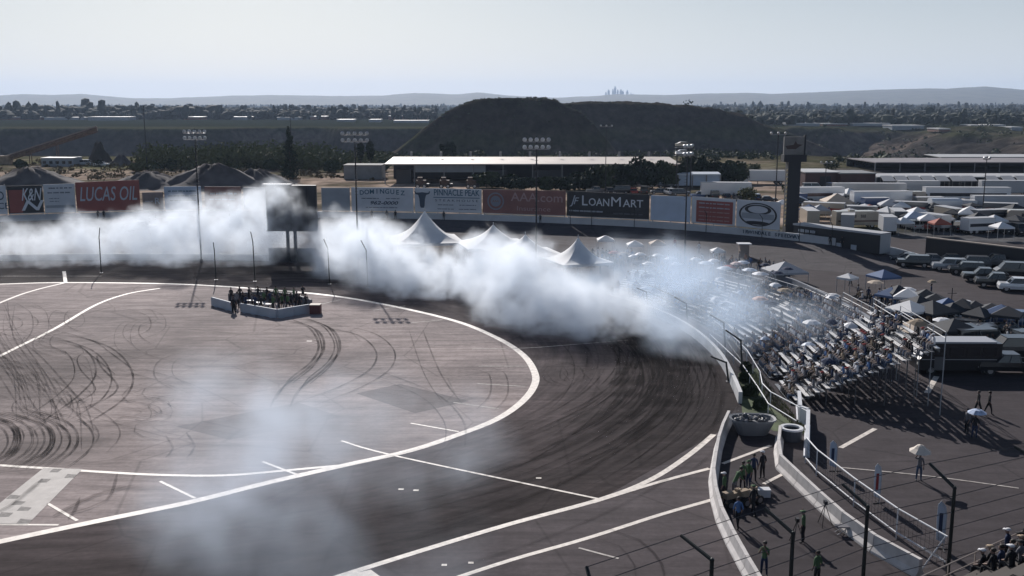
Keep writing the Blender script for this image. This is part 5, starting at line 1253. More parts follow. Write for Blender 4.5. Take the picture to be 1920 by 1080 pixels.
# ------------------------------------------------------------------ people
SKIN = mat('skin', (.22, .14, .115), .6); SKIN2 = mat('skin_dark', (.20, .11, .08), .6)
CL = {n: mat('cloth_' + n, c, .9) for n, c in dict(black=(.018, .018, .022), navy=(.025, .04, .09), white=(.68, .68, .70), grey=(.16, .16, .18), red=(.30, .04, .04), green=(.07, .13, .06), blue=(.08, .16, .34), tan=(.36, .28, .2), orange=(.30, .13, .08), denim=(.06, .09, .15)).items()}
SHOE = mat('shoe', (.03, .03, .03), .7); HAIR = mat('hair_dark', (.025, .018, .014), .7)
def person_mesh(pose, seed=0):
    """one continuous skinned body; returns mesh with slots 0 skin 1 shirt 2 trousers 3 shoes"""
    r_ = random.Random(seed); V = []; E = []; RD = []; TG = []
    def v(p, r): V.append(Vector(p)); RD.append(r); return len(V) - 1
    FAT = 1.16
    def b(a, c, t):
        if t in (1, 2) and not (RD[c] > .14): RD[c] *= FAT
        E.append((a, c)); TG.append(t); return c
    sit = pose == 'sit'; hz_ = .46 if sit else .93
    pelvis = v((0, 0, hz_), .13); lean = {'bend': .5, 'sit': .08}.get(pose, .02)
    waist = b(pelvis, v((0, lean * .2, hz_ + .17), .115), 1); chest = b(waist, v((0, lean * .5, hz_ + .40), .145), 1); nb = b(chest, v((0, lean * .75, hz_ + .54), .07), 1)
    nk = b(nb, v((0, lean * .85 + .01, hz_ + .60), .055), 0); hd = b(nk, v((0, lean + .03, hz_ + .68), .085), 0); ht = b(hd, v((0, lean + .02, hz_ + .76), .098), 0); b(ht, v((0, lean, hz_ + .83), .07), 0)
    b(ht, v((0, lean + .125, hz_ + .735), .018), 0)
    for s_ in (-1, 1):
        hip = b(pelvis, v((s_ * .10, 0, hz_ - .05), .095), 2)
        if sit: kn = b(hip, v((s_ * .13, .42, .47), .065), 2); an = b(kn, v((s_ * .13, .45, .09), .045), 2); toe = (s_ * .14, .64, .045)
        elif pose == 'walk': kn = b(hip, v((s_ * .10, s_ * .16, .50), .062), 2); an = b(kn, v((s_ * .10, s_ * .26 - .05, .09), .042), 2); toe = (s_ * .11, s_ * .26 + .12, .045)
        else: kn = b(hip, v((s_ * .12, .02, .49), .062), 2); an = b(kn, v((s_ * .14, -.02, .09), .042), 2); toe = (s_ * .16, .16, .045)
        hl = b(an, v((toe[0] - 0, V[an].y + .02, .055), .045), 3); b(hl, v(toe, .036), 3)
        sh = b(nb, v((s_ * .17, lean * .6, hz_ + .49), .062), 1)
        if pose == 'raise' and s_ == 1: el = (s_ * .30, .12, hz_ + .58); wr = (s_ * .16, .12, hz_ + .82)
        elif pose == 'camera': el = (s_ * .24, .16, hz_ + .26); wr = (s_ * .10, .28, hz_ + .56)
        elif sit: el = (s_ * .24, .1, hz_ + .24); wr = (s_ * .14, .34, hz_ + .12)
        elif pose == 'bend': el = (s_ * .22, .45, hz_ + .18); wr = (s_ * .14, .6, hz_ + .05)
        elif pose == 'walk': el = (s_ * .24, -s_ * .1, hz_ + .2); wr = (s_ * .22, -s_ * .02 + .08, hz_ - .03)
        else: el = (s_ * .25, -.02, hz_ + .2); wr = (s_ * .24, .08, hz_ - .04)
        e_ = b(sh, v(el, .045), 1); w_ = b(e_, v(wr, .03), 0); d = (Vector(wr) - Vector(el)).normalized(); pm_ = b(w_, v(Vector(wr) + d * .06, .036), 0)
        sd_ = d.cross(Vector((0, 1, .2))).normalized(); nr = d.cross(sd_).normalized(); base = Vector(wr) + d * .10
        for k in range(4):
            o_ = base + sd_ * ((k - 1.5) * .021); f1 = b(pm_, v(o_ + d * .02, .0105), 0); f2 = b(f1, v(o_ + d * (.055 - abs(k - 1.4) * .006) + nr * .012, .0085), 0)
        b(w_, v(Vector(wr) + d * .055 + sd_ * .05 + nr * .01, .011), 0)
    me = bpy.data.meshes.new('p'); me.from_pydata(V, E, []); o = bpy.data.objects.new('p', me); S.collection.objects.link(o)
    md = o.modifiers.new('s', 'SKIN'); md.use_smooth_shade = True
    for i, rr_ in enumerate(RD): me.skin_vertices[0].data[i].radius = (rr_, rr_ * (.8 if rr_ > .11 else 1))
    for sv in me.skin_vertices[0].data: sv.use_root = False
    me.skin_vertices[0].data[0].use_root = True
    sb_ = o.modifiers.new('u', 'SUBSURF'); sb_.levels = 1; sb_.render_levels = 1
    bpy.context.view_layer.update(); dg = bpy.context.evaluated_depsgraph_get(); out = bpy.data.meshes.new_from_object(o.evaluated_get(dg)); bpy.data.objects.remove(o)
    out.materials.clear(); idx = []
    seg = [(V[a], V[c], t_, max(RD[a], RD[c])) for (a, c), t_ in zip(E, TG)]
    for p in out.polygons:
        c = p.center; best = 1e9; bt = 1
        for a, c2, t_, rr_ in seg:
            ab = c2 - a; u_ = max(0, min(1, (c - a).dot(ab) / max(ab.length_squared, 1e-9))); dd = (c - (a + ab * u_)).length - rr_
            if dd < best: best = dd; bt = t_
        idx.append(bt)
    out['pose_z'] = hz_; out['lean'] = lean
    return out, idx
PM = {}
def get_pose(pose):
    if pose not in PM: PM[pose] = person_mesh(pose)
    return PM[pose]
PV = {}
def person(pose, shirt, pants, loc, rz, label, hat=None, group=None, hi=False, skin=SKIN, scale=1.0, bag=None):
    key = (pose, shirt, pants, skin.name)
    if key not in PV:
        base, idx = get_pose(pose); me = base.copy()
        for m in (skin, CL[shirt], CL[pants], SHOE): me.materials.append(m)
        me.polygons.foreach_set('material_index', idx); me.polygons.foreach_set('use_smooth', [True] * len(me.polygons)); PV[key] = me
    o = link(bpy.data.objects.new('person', PV[key])); o.location = loc; o.rotation_euler = (0, 0, rz); o.scale = (scale,) * 3; tag(o, label, 'person', group)
    z = get_pose(pose)[0]['pose_z'] + .79; y = get_pose(pose)[0]['lean']
    hk = ('hair', pose, hat)
    if hk not in PV:
        q = MB()
        if hat: q.ell((0, y, z + .02), (.115, .125, .07), 10, 6); q.box((0, y + .14, z), (.18, .14, .02)); nm = 'cap'
        else: q.ell((0, y - .015, z + .01), (.108, .118, .09), 10, 6, jit=.05); nm = 'hair'
        h_ = q.build(nm, CL[hat] if hat else HAIR, o, smooth=True); PV[hk] = (h_.data, nm)
    else: link(bpy.data.objects.new(PV[hk][1], PV[hk][0]), o)
    return o
def umbrella(loc, m, label, r=.62, h=2.15, tilt=.0, group=None):
    e = empty('umbrella', loc); tag(e, label, 'umbrella', group); q = MB(); n = 8; vs = [(0, 0, h)]
    for rr_, z in ((r * .5, h - .08), (r, h - .3)):
        for i in range(n): a = 2 * math.pi * i / n; vs.append((rr_ * math.cos(a), rr_ * math.sin(a), z))
    q.add(vs, [(0, 1 + i, 1 + (i + 1) % n) for i in range(n)] + [(1 + i, 1 + n + i, 1 + n + (i + 1) % n, 1 + (i + 1) % n) for i in range(n)]); q.build('canopy', m, e)
    q = MB(); q.tube((0, 0, h - 1.15), (0, 0, h + .05), .012, n=5); q.build('shaft', STEEL, e); e.rotation_euler = (tilt, 0, 0); return e
def face(p, q_): d = q_ - p; return math.atan2(-d.x, d.y)
# marshals at the near bend
mar = [('stand', 'green', 'black', 1357, 940, 60, 'person in green vest leaning beside the left barriers, farthest left'), ('bend', 'green', 'grey', 1376, 932, -60, 'person in green vest bending beside the left barriers'), ('stand', 'green', 'black', 1392, 918, 10, 'person in green vest standing in the middle of the marshals'),
       ('stand', 'green', 'navy', 1403, 915, 120, 'person in green vest facing sideways beside the white cooler'), ('stand', 'navy', 'black', 1412, 903, -20, 'person in navy top standing behind the marshals'), ('stand', 'black', 'black', 1429, 897, 30, 'tall person all in black standing apart from the marshals'),
       ('walk', 'black', 'black', 1412, 966, 30, 'person in black walking below the white cooler'), ('walk', 'blue', 'black', 1383, 990, 10, 'person in pale blue top walking along the left barriers'), ('camera', 'green', 'navy', 1432, 1079, 150, 'person in green vest at the bottom edge holding a camera up'),
       ('raise', 'green', 'black', 1505, 1017, 60, 'person in green vest beside a tripod between the barrier lines'), ('stand', 'green', 'black', 1531, 1098, 30, 'person in green at the very bottom edge between the barriers')]
for i, (ps, sh, pa, px, py, rz, lb) in enumerate(mar): person(ps, sh, pa, G(px, py), R(rz), lb, hat='white' if i in (0, 5) else ('green' if i % 3 == 0 else None), group='people at the near bend')
def tripod(px, py, lb):
    e = empty('tripod', G(px, py)); tag(e, lb, 'tripod'); 
    for a in (0, 2.1, 4.2): q = MB(); q.tube((.45 * math.cos(a), .45 * math.sin(a), 0), (0, 0, 1.25), .02, n=5); q.build('leg', DK, e)
    q = MB(); q.box((0, -.05, 1.36), (.16, .3, .2)); q.build('camera', DK, e)
tripod(1492, 1019, 'thin tripod with a small camera left of the green-vested person'); tripod(1545, 985, 'thin dark tripod standing against the right barriers')
e = empty('cooler', G(1430, 931)); tag(e, 'white cooler on the ground among the marshals', 'cooler'); q = MB(); q.box((0, 0, .22), (.8, .5, .4)); q.build('body', WB2, e); q = MB(); q.box((0, 0, .46), (.84, .54, .08)); q.build('lid', WB2, e)
def quad(px, py, lb):
    e = empty('quad_bike', G(px, py), R(30)); tag(e, lb, 'quad bike'); q = MB(); q.box((0, 0, .65), (1.1, .4, .3)); q.box((.45, 0, .85), (.3, .3, .2)); q.box((-.35, 0, .85), (.6, .35, .12)); q.build('body', CL['tan'], e)
    q = MB(); q.tube((.4, -.35, 1.1), (.4, .35, 1.1), .02, n=5); q.tube((.5, 0, .8), (.4, 0, 1.1), .02, n=5); q.build('handlebar', DK, e)
    for x in (-.5, .5):
        for y in (-.4, .4): wheel(e, x, y, .28, .2)
quad(1372, 948, 'tan quad bike among the marshals near the left barriers'); quad(1402, 944, 'tan quad bike right of the other one, by the walking person in black')
e = empty('stool', G(1578, 1000)); tag(e, 'dark folding stool on the ground left of the right barriers', 'stool'); q = MB(); q.box((0, 0, .42), (.7, .45, .06)); q.build('seat', CL['grey'], e); 
for s_ in (-1, 1): q = MB(); q.tube((-.3, s_ * .2, 0), (.3, s_ * .2, .4), .02, n=5); q.tube((.3, s_ * .2, 0), (-.3, s_ * .2, .4), .02, n=5); q.build('leg', GALV, e)
# people on the right lot
o = person('raise', 'grey', 'denim', G(1722, 901), R(170), 'person in grey top and jeans walking under a pale two-tier umbrella'); umbrella(o.location + Vector((-.15, -.1, .1)), mat('cream_cloth', (.70, .62, .54), .8), 'pale cream umbrella held up in the open lot', .66, 2.2, .1); u_ = umbrella(o.location + Vector((-.15, -.1, .26)), mat('cream_cloth', (.7, .62, .54), .8), 'smaller cream canopy above the other one in the open lot', .4, 2.2, .1)
person('walk', 'black', 'black', G(1833, 776), R(90), 'person in black, left of two walking behind the blue and white umbrella'); person('walk', 'black', 'black', G(1853, 777), R(-100), 'person in black, right one of two walking behind the blue and white umbrella')
person('stand', 'black', 'navy', G(1826, 822), R(160), 'person in dark clothes under the blue and white umbrella'); umbrella(G(1828, 822), mat('blue_white_cloth', (.42, .50, .66), .8, var=.5, scale=3), 'blue and white umbrella beside the shade of the bleachers', .66, 2.15)
person('stand', 'grey', 'black', G(1812, 812), R(100), 'person standing just left of the blue and white umbrella')
person('stand', 'black', 'black', G(1907, 616), R(30), 'person in black standing alone on the asphalt near the right edge')
person('stand', 'navy', 'black', G(1745, 560), R(60), 'person in navy standing under the small raised umbrella'); umbrella(G(1746, 560), CL['tan'], 'small tan umbrella above the generator', .6, 2.3)
person('stand', 'red', 'white', G(1265, 467), R(0), 'person in red and white on the banked track behind the bleachers')
person('stand', 'white', 'white', G(1310, 476), R(0), 'person in white on the banked track behind the bleachers')
def on_wall(px, lb, pose='stand', c='black'):
    w_ = wall_at(px); nn_ = offset([wall_at(px - 6), w_, wall_at(px + 6)], 1.0)[1]; p = nn_.copy(); p.z = w_.z - .05; person(pose, c, 'black', p, R(10), lb, group='people along the outer wall')
for px, lb in ((700, 'person in black at the outer wall, leftmost under the DOMINGUEZ billboard'), (728, 'person in black crouching at the outer wall between two others'), (744, 'person in black at the outer wall, right one under the DOMINGUEZ billboard'), (835, 'person in black at the wall right of the bull emblem'), (1016, 'person in black at the wall under the dark red billboard'), (1561, 'person in black at the wall in front of the hauler trailer, left'), (1583, 'person in black at the wall in front of the hauler trailer, right'), (185, 'person in black on the wall under the LUCAS OIL billboard, left'), (196, 'person in black on the wall under the LUCAS OIL billboard, right')): on_wall(px, lb)
# infield people
ir = random.Random(4)
for i in range(26):
    u_ = ir.random(); px = 434 + i * 5.6; py = (566 if i % 3 == 0 else 572 + 12 * abs(math.sin(i * 1.7))) + (2 if px < 560 else -2)
    sh = ir.choice(['black', 'black', 'navy', 'green', 'grey', 'black']); 
    if 508 < px < 560: sh = ir.choice(['green', 'green', 'black'])
    person(ir.choice(['stand', 'camera', 'stand', 'walk']), sh, 'black', G(px, py), R(ir.uniform(-60, 60)), 'person in %s in the infield enclosure, %s from the left' % (sh, (ordn + ['twenty-first', 'twenty-second', 'twenty-third', 'twenty-fourth', 'twenty-fifth', 'twenty-sixth'])[i]), group='people in the infield enclosure', scale=ir.uniform(1.02, 1.14))
person('stand', 'black', 'black', G(438, 587), R(20), 'person in black standing in the gap at the front of the enclosure')
# flags
def flag(px, py, top, m, lb, rz=0.0, lean=.15):
    b0 = G(px, py); h = top_z(b0, top); e = empty('feather_flag', b0, rz); tag(e, lb, 'flag', 'feather flags in the open lot')
    q = MB(); q.tube((0, 0, 0), (.05, 0, h * .75), .02, n=5); q.tube((.05, 0, h * .75), (-.25, 0, h), .016, n=5); q.build('pole', GALV, e)
    pts = [(.06, h * .12), (.08, h * .72), (-.02, h * .9), (-.25, h), (-.40, h * .93), (-.42, h * .6), (-.38, h * .2)]
    q = MB(); q.side(pts, .015); q.build('cloth', m, e); q = MB(); q.side([(-.30, h * .35), (-.12, h * .35), (-.12, h * .75), (-.30, h * .75)], .03); q.build('printed_mark', CL['red'] if 'red' in lb else CL['navy'], e)
    q = MB(); q.tube((-.4, 0, .03), (.4, 0, .03), .025, n=5); q.tube((0, -.4, .03), (0, .4, .03), .025, n=5); q.build('foot', DK, e)
flag(1566, 884, 826, MB_B, 'pale blue feather flag nearest the shade of the bleachers'); flag(1648, 944, 868, mat('flag_white', (.6, .64, .7), .8), 'white feather flag with a red mark beside the mesh railing', R(15)); flag(1768, 1030, 940, MB_B, 'thin pale flag standing near the end of the mesh railing', R(-10))
e = empty('barrier_frame', G(1748, 1062), R(40)); tag(e, 'white crossed frame at the end of the mesh railing', 'frame'); q = MB(); q.tube((-1.2, 0, .1), (1.2, 0, 1.3), .04, n=5); q.tube((-1.0, 0, 1.3), (1.0, 0, .1), .04, n=5); q.build('bars', RW, e)

# ------------------------------------------------------------------ bleachers
ALU = mat('bench_aluminium', (.88, .86, .84), .42, .25); ALU2 = mat('frame_aluminium', (.25, .26, .28), .5, .5)
Fpx = [(1130, 560), (1200, 568), (1270, 588), (1340, 618), (1400, 660), (1446, 712), (1486, 762)]
fr_ = catmull(gp(Fpx), .5)
DEP, NR = .74, 14
def bk(i): 
    a = fr_[max(i - 8, 0)]; b_ = fr_[min(i + 8, len(fr_) - 1)]; t_ = (b_ - a).normalized(); return Vector((-t_.y, t_.x, 0)) if (-t_.y) > 0 else Vector((t_.y, -t_.x, 0))
seats = []; units = 7; N_ = len(fr_)
wh = ['farthest', 'second farthest', 'third', 'middle', 'third nearest', 'second nearest', 'nearest']
for u_ in range(units):
    i0 = int(N_ * u_ / units) + 1; i1 = int(N_ * (u_ + 1) / units) - 2; a, b_ = fr_[i0], fr_[i1]; mid = (a + b_) / 2; d = b_ - a; ang = math.atan2(d.y, d.x); L0 = d.length
    RISE = (.12, .14, .17, .20, .25, .31, .36)[u_]
    e = empty('bleacher', mid, ang); tag(e, 'aluminium bleacher block crowded with spectators, the %s one from the camera' % wh[u_], 'bleacher', 'aluminium bleachers on the right bend')
    # local +x along, local +y is back side (away from track)
    bd = bk((i0 + i1) // 2); loc_b = Matrix.Rotation(-ang, 4, 'Z') @ bd; sg = 1 if loc_b.y > 0 else -1
    for r_ in range(NR):
        y = sg * (r_ * DEP + .4); z = .42 + r_ * RISE; wd = L0 + r_ * DEP * .42
        q = MB(); q.box((0, y, z), (wd, .32, .05)); q.build('bench', ALU, e)
        q = MB(); q.box((0, y - sg * .38, z - .28), (wd, .30, .035)); q.box((0, y + sg * .13, z - .2), (wd, .02, .16)); q.build('footboard', ALU2, e)
        x = -wd / 2 + .5
        while x < wd / 2 - .4:
            seats.append((e.matrix_basis.copy(), x, y, z, sg, ang, u_, r_)); x += .56
    q = MB(); H_ = .42 + NR * RISE; D_ = NR * DEP
    for x in np.linspace(-L0 * .48, L0 * .48, 4):
        q.tube((x, sg * .2, .1), (x, sg * D_, H_ - .4), .04, n=4)
        for k in range(3, NR, 3): q.tube((x, sg * (k * DEP + .4), 0), (x, sg * (k * DEP + .4), .3 + k * RISE), .035, n=4)
    q.build('frame', STEEL, e)
    q = MB()
    wb = L0 + NR * DEP * .42; y = sg * (NR * DEP + .1)
    q.tube((-wb / 2, y, H_ + .9), (wb / 2, y, H_ + .9), .035, n=5); q.tube((-wb / 2, y, H_ + .45), (wb / 2, y, H_ + .45), .03, n=4)
    for x in np.linspace(-wb / 2, wb / 2, 5): q.tube((x, y, 0), (x, y, H_ + .9), .04, n=5)
    q.build('guard_rail', GALV, e)
rs = random.Random(77); rs.shuffle(seats); seats.sort(key=lambda s_: -s_[6])
crowd_v, crowd_f, crowd_m = [], [], []; total = 0
cols = ['white', 'black', 'grey', 'navy', 'navy', 'blue', 'black', 'black', 'tan', 'grey', 'black', 'white', 'navy', 'blue', 'white']; cnt = 0
bpy.context.view_layer.update()
for (Mx, x, y, z, sg, ang, u_, r_) in seats:
    keep = .9 if fbm(np.array([x / 3.2 + u_ * 9.]), np.array([r_ / 2.8]), 2)[0] > .37 else .14
    if u_ <= 1: keep *= .55
    if rs.random() > keep: continue
    total += 1
    if total > 900: break
    # world matrix by hand
    p = Matrix.Translation(Mx.to_translation()) @ Matrix.Rotation(ang, 4, 'Z') @ Vector((x, y - sg * .02, z - .37)); c = rs.choice(cols); hat = rs.choice([None, None, 'white', 'black', 'red'])
    if cnt >= 92:
        if ('sit', 'x') not in PV:
            sb, si = get_pose('sit'); dm = sb.copy(); bm = bmesh.new(); bm.from_mesh(dm); bmesh.ops.transform(bm, matrix=Matrix.Identity(4), verts=bm.verts); bm.free()
            PV[('sit', 'x')] = ([v_.co.copy() for v_ in sb.vertices], [tuple(p_.vertices) for p_ in sb.polygons], si)
        vs_, fs_, si = PV[('sit', 'x')]; Mw = Matrix.Translation(p) @ Matrix.Rotation(ang + (math.pi if sg > 0 else 0) + rs.uniform(-.25, .25), 4, 'Z'); o0 = len(crowd_v)
        crowd_v += [Mw @ v_ for v_ in vs_]; crowd_f += [tuple(o0 + k_ for k_ in f_) for f_ in fs_]; ci = rs.randrange(8)
        crowd_m += [0 if t_ == 0 else (1 + ci if t_ == 1 else 9) for t_ in si]; continue
    person('sit', c, rs.choice(['denim', 'black', 'grey']), p, ang + (math.pi if sg > 0 else 0) + rs.uniform(-.25, .25), 'person in %s shirt%s seated on the crowded aluminium bleachers' % (c, ' and %s cap' % hat if hat else ''), hat=hat, group='spectators on the bleachers'); cnt += 1
me = bpy.data.meshes.new('seated_crowd'); me.from_pydata(crowd_v, [], crowd_f)
for m in [SKIN] + [CL[k_] for k_ in ('white', 'black', 'grey', 'navy', 'white', 'blue', 'grey', 'navy')] + [CL['denim']]: me.materials.append(m)
me.polygons.foreach_set('material_index', crowd_m); me.polygons.foreach_set('use_smooth', [True] * len(crowd_m)); tag(link(bpy.data.objects.new('seated_crowd', me)), 'mass of seated spectators filling the farther bleachers on the right bend', kind='stuff')
print('spectators', cnt, total)
for i, (px, py, z, m, lb) in enumerate([(1424, 592, 1.9, mat('peach_cloth', (.72, .48, .40), .8), 'peach umbrella high in the middle of the bleachers'), (1470, 575, 1.9, CL['tan'], 'tan umbrella right of the peach one in the bleachers'), (1345, 590, .8, WB2, 'white umbrella over the front rows left of the dark bent posts'), (1380, 520, 1.4, mat('pale_pink', (.65, .5, .48), .8), 'pale pink umbrella far up the bleachers'),
        (1445, 600, 1.6, CL['navy'], 'dark blue umbrella below the peach one'), (1520, 640, 1.8, WB2, 'white umbrella in the near bleachers, left of the tents'), (1200, 500, .6, WB2, 'white umbrella at the far left of the bleachers'), (1560, 585, 1.5, CL['white'], 'white umbrella beside the dark wall behind the bleachers')]):
    u2 = umbrella(G(px, py, z), m, lb, .85, 2.0, group='umbrellas over the bleachers'); 
ur = random.Random(12)
for i, k_ in enumerate(ur.sample(range(len(seats)), 20)):
    Mx, x, y, z, sg, ang, uu, rr__ = seats[k_]; p = Matrix.Translation(Mx.to_translation()) @ Matrix.Rotation(ang, 4, 'Z') @ Vector((x, y, z - .3)); mm = ur.choice([(WB2, 'white'), (CL['navy'], 'navy'), (CL['tan'], 'tan'), (MB_B, 'pale blue'), (CL['black'], 'black')])
    umbrella(p, mm[0], '%s umbrella held above the seated crowd in the bleachers, %s of twenty' % (mm[1], ordn[i]), ur.uniform(.5, .75), 1.6, ur.uniform(-.3, .3), group='umbrellas held in the bleachers')
# retaining wall behind bleachers, the shade on its face put into the colour
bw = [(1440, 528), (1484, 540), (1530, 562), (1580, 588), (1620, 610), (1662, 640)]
bp_ = catmull(gp(bw), 1.5); mbw = wall_strip(bp_, 1.15, .3, lambda p: 0); tag(mbw.build('retaining_wall', mat('shaded_wall_face', (.20, .22, .26), .8, var=.1, scale=.6)), 'wall coloured dark for its shaded face, with a pale top edge, curving behind the bleachers', 'wall')
# canopies behind the bleachers
for i, (px, py, m, s_, rz, lb, h) in enumerate([(1470, 528, M_GRYC, 4.6, 10, 'pale grey canopy at the far end behind the bleachers', 1.5), (1702, 618, WHT, 3.4, 30, 'bright white canopy tilted behind the bleachers, beside the wall end', 2.2), (1712, 660, M_TAN, 3.4, 20, 'tan canopy between the white one and the shuttle bus', 2.2), (1745, 618, M_DKC, 3.8, 25, 'dark canopy right behind the bright white one', 2.1),
        (1785, 650, M_DKC, 3.4, 10, 'dark canopy above the shuttle bus roof', 1.9), (1655, 545, M_BLUE, 3.0, 20, 'small dark blue canopy beside the pale table umbrellas', 1.9), (1588, 548, WHT, 1.9, 40, 'tiny white canopy on the apron beyond the bleachers', 1.9), (1190, 480, WHT, 2.4, 0, 'small white canopy right of the last peaked tent', 1.8), (1232, 478, M_TAN, 2.4, 0, 'tan canopy right of the small white one', 1.8), (1135, 470, WHT, 2.6, 0, 'white canopy half behind the last peaked tent', 1.8), (1345, 490, WHT, 2.0, 0, 'small white canopy left of the booth', 1.6)]):
    e = popup(G(px, py), m, s_, R(rz), h, s_ * .26); tag(e, lb, 'canopy', 'canopies behind the bleachers')
for i, (px, py, m, lb) in enumerate([(1662, 542, WB2, 'white table umbrella, farthest of those beyond the wall'), (1700, 570, WB2, 'white table umbrella in the middle of those beyond the wall'), (1722, 580, WB2, 'white table umbrella beside the raised tan one'), (1640, 556, M_TAN, 'tan table umbrella left of the white ones'), (1808, 596, WB2, 'white table umbrella right of the generator'), (1765, 632, WB2, 'white table umbrella nearest the shuttle bus')]):
    umbrella(G(px, py), m, lb, 1.0, 2.0, group='table umbrellas beyond the wall')
e = empty('generator', G(1772, 590)); tag(e, 'dark generator unit with a mast beside the raised tan umbrella', 'generator'); q = MB(); q.box((0, 0, .8), (2.2, 1.2, 1.3)); q.build('housing', MB_K, e); q = MB(); q.tube((.6, 0, 1.4), (.6, 0, 3.0), .05, n=6); q.tube((.1, 0, 2.4), (1.1, 0, 2.4), .04, n=5); q.build('mast', DK, e); wheel(e, -.7, -.6, .3); wheel(e, .7, -.6, .3)
for i, (px, py, k, c, rz) in enumerate([(1865, 600, 'sedan', 'black', 160), (1850, 640, 'suv', 'black', 5), (1915, 655, 'pickup', 'black', 10), (1820, 620, 'sedan', 'grey', 155)]):
    pcar(k, c, px, py, rz, ['black car parked beyond the generator, near the lone standing person', 'black sport utility vehicle just above the shuttle bus', 'black pickup truck at the right edge above the shuttle bus', 'dark grey car right of the generator'][i], group='vehicles around the shuttle bus')
gr = random.Random(31); k = 0
for i in range(34):
    px = 1600 + i * 7.2 + gr.uniform(-6, 6); py = 545 + (px - 1600) * .42 + gr.uniform(-10, 22); c = gr.choice(cols)
    person(gr.choice(['stand', 'walk', 'stand', 'sit']), c, gr.choice(['black', 'denim']), G(px, py), R(gr.uniform(0, 360)), 'person in %s top in the strolling crowd beyond the bleachers' % c, hat=gr.choice([None, 'white', 'black']), group='crowd beyond the bleachers')
for i in range(20):
    px = gr.uniform(1050, 1400); py = 487 + (px - 1050) * .03 + gr.uniform(-6, 8); c = gr.choice(['white', 'black', 'orange', 'grey', 'blue'])
    person('stand', c, 'black', G(px, py), R(gr.uniform(0, 360)), 'person in %s top milling below the last peaked tent' % c, group='crowd below the last peaked tent')
cr = random.Random(101)
UM = [WB2, CL['tan'], CL['navy'], WB2, CL['red'], MB_B, WB2]; UN = ['white', 'tan', 'navy', 'white', 'red', 'pale blue', 'white']
for i in range(20):
    px = 1150 + i * 17 + cr.uniform(-6, 6); py = 500 + (px - 1150) * .09 + cr.uniform(-8, 18); k_ = cr.randrange(7)
    umbrella(G(px, py, cr.uniform(.3, 1.0)), UM[k_], '%s umbrella, %s from the left in the haze over the far bleachers' % (UN[k_], ordn[i]), cr.uniform(.7, 1.1), 2.0, group='umbrellas in the haze over the far bleachers')
cv, cf, cm = [], [], []
sb, si = get_pose('stand')
for i in range(230):
    if i < 130: px = cr.uniform(1110, 1480); py = 488 + (px - 1110) * .07 + cr.uniform(-6, 26)
    else: px = cr.uniform(1630, 1900); py = 560 + (px - 1630) * .32 + cr.uniform(-12, 26)
    Mw = Matrix.Translation(G(px, py)) @ Matrix.Rotation(cr.uniform(0, 6.28), 4, 'Z'); o0 = len(cv); ci = cr.randrange(8)
    cv += [Mw @ v_.co for v_ in sb.vertices]; cf += [tuple(o0 + k_ for k_ in p_.vertices) for p_ in sb.polygons]; cm += [0 if t_ == 0 else (1 + ci if t_ == 1 else 9) for t_ in si]
me = bpy.data.meshes.new('standing_crowd'); me.from_pydata(cv, [], cf)
for m in [SKIN] + [CL[k_] for k_ in ('white', 'black', 'grey', 'navy', 'black', 'blue', 'tan', 'grey')] + [CL['denim']]: me.materials.append(m)
me.polygons.foreach_set('material_index', cm); me.polygons.foreach_set('use_smooth', [True] * len(cm)); tag(link(bpy.data.objects.new('standing_crowd', me)), 'mass of standing people milling round the back of the bleachers', kind='stuff')
for i in range(14):
    px = 1668 + i * 17 + cr.uniform(-5, 5); py = 575 + (px - 1668) * .24 + cr.uniform(-6, 14); k_ = cr.choice([(M_DKC, 'dark'), (M_GRYC, 'grey'), (WHT, 'white'), (M_BLUE, 'blue'), (M_DKC, 'dark')])
    e = popup(G(px, py), k_[0], cr.uniform(2.2, 3.2), R(cr.uniform(0, 90)), cr.uniform(1.8, 2.2), .8); tag(e, '%s stall canopy, %s from the left in the cluster beyond the retaining wall' % (k_[1], ordn[i]), 'canopy', 'stall canopies beyond the retaining wall')
for i, (px, py, k, c, rz) in enumerate([(1790, 628, 'suv', 'black', 150), (1835, 655, 'van', 'black', 8), (1880, 632, 'sedan', 'grey', 158), (1900, 612, 'suv', 'blue', 160), (1760, 606, 'sedan', 'black', 150)]):
    pcar(k, c, px, py, rz, ['black sport utility vehicle among the stall canopies', 'black van behind the rear of the shuttle bus', 'grey car between the canopies and the right edge', 'blue sport utility vehicle at the right edge beyond the shuttle bus', 'black car beside the generator'][i], group='vehicles around the shuttle bus')
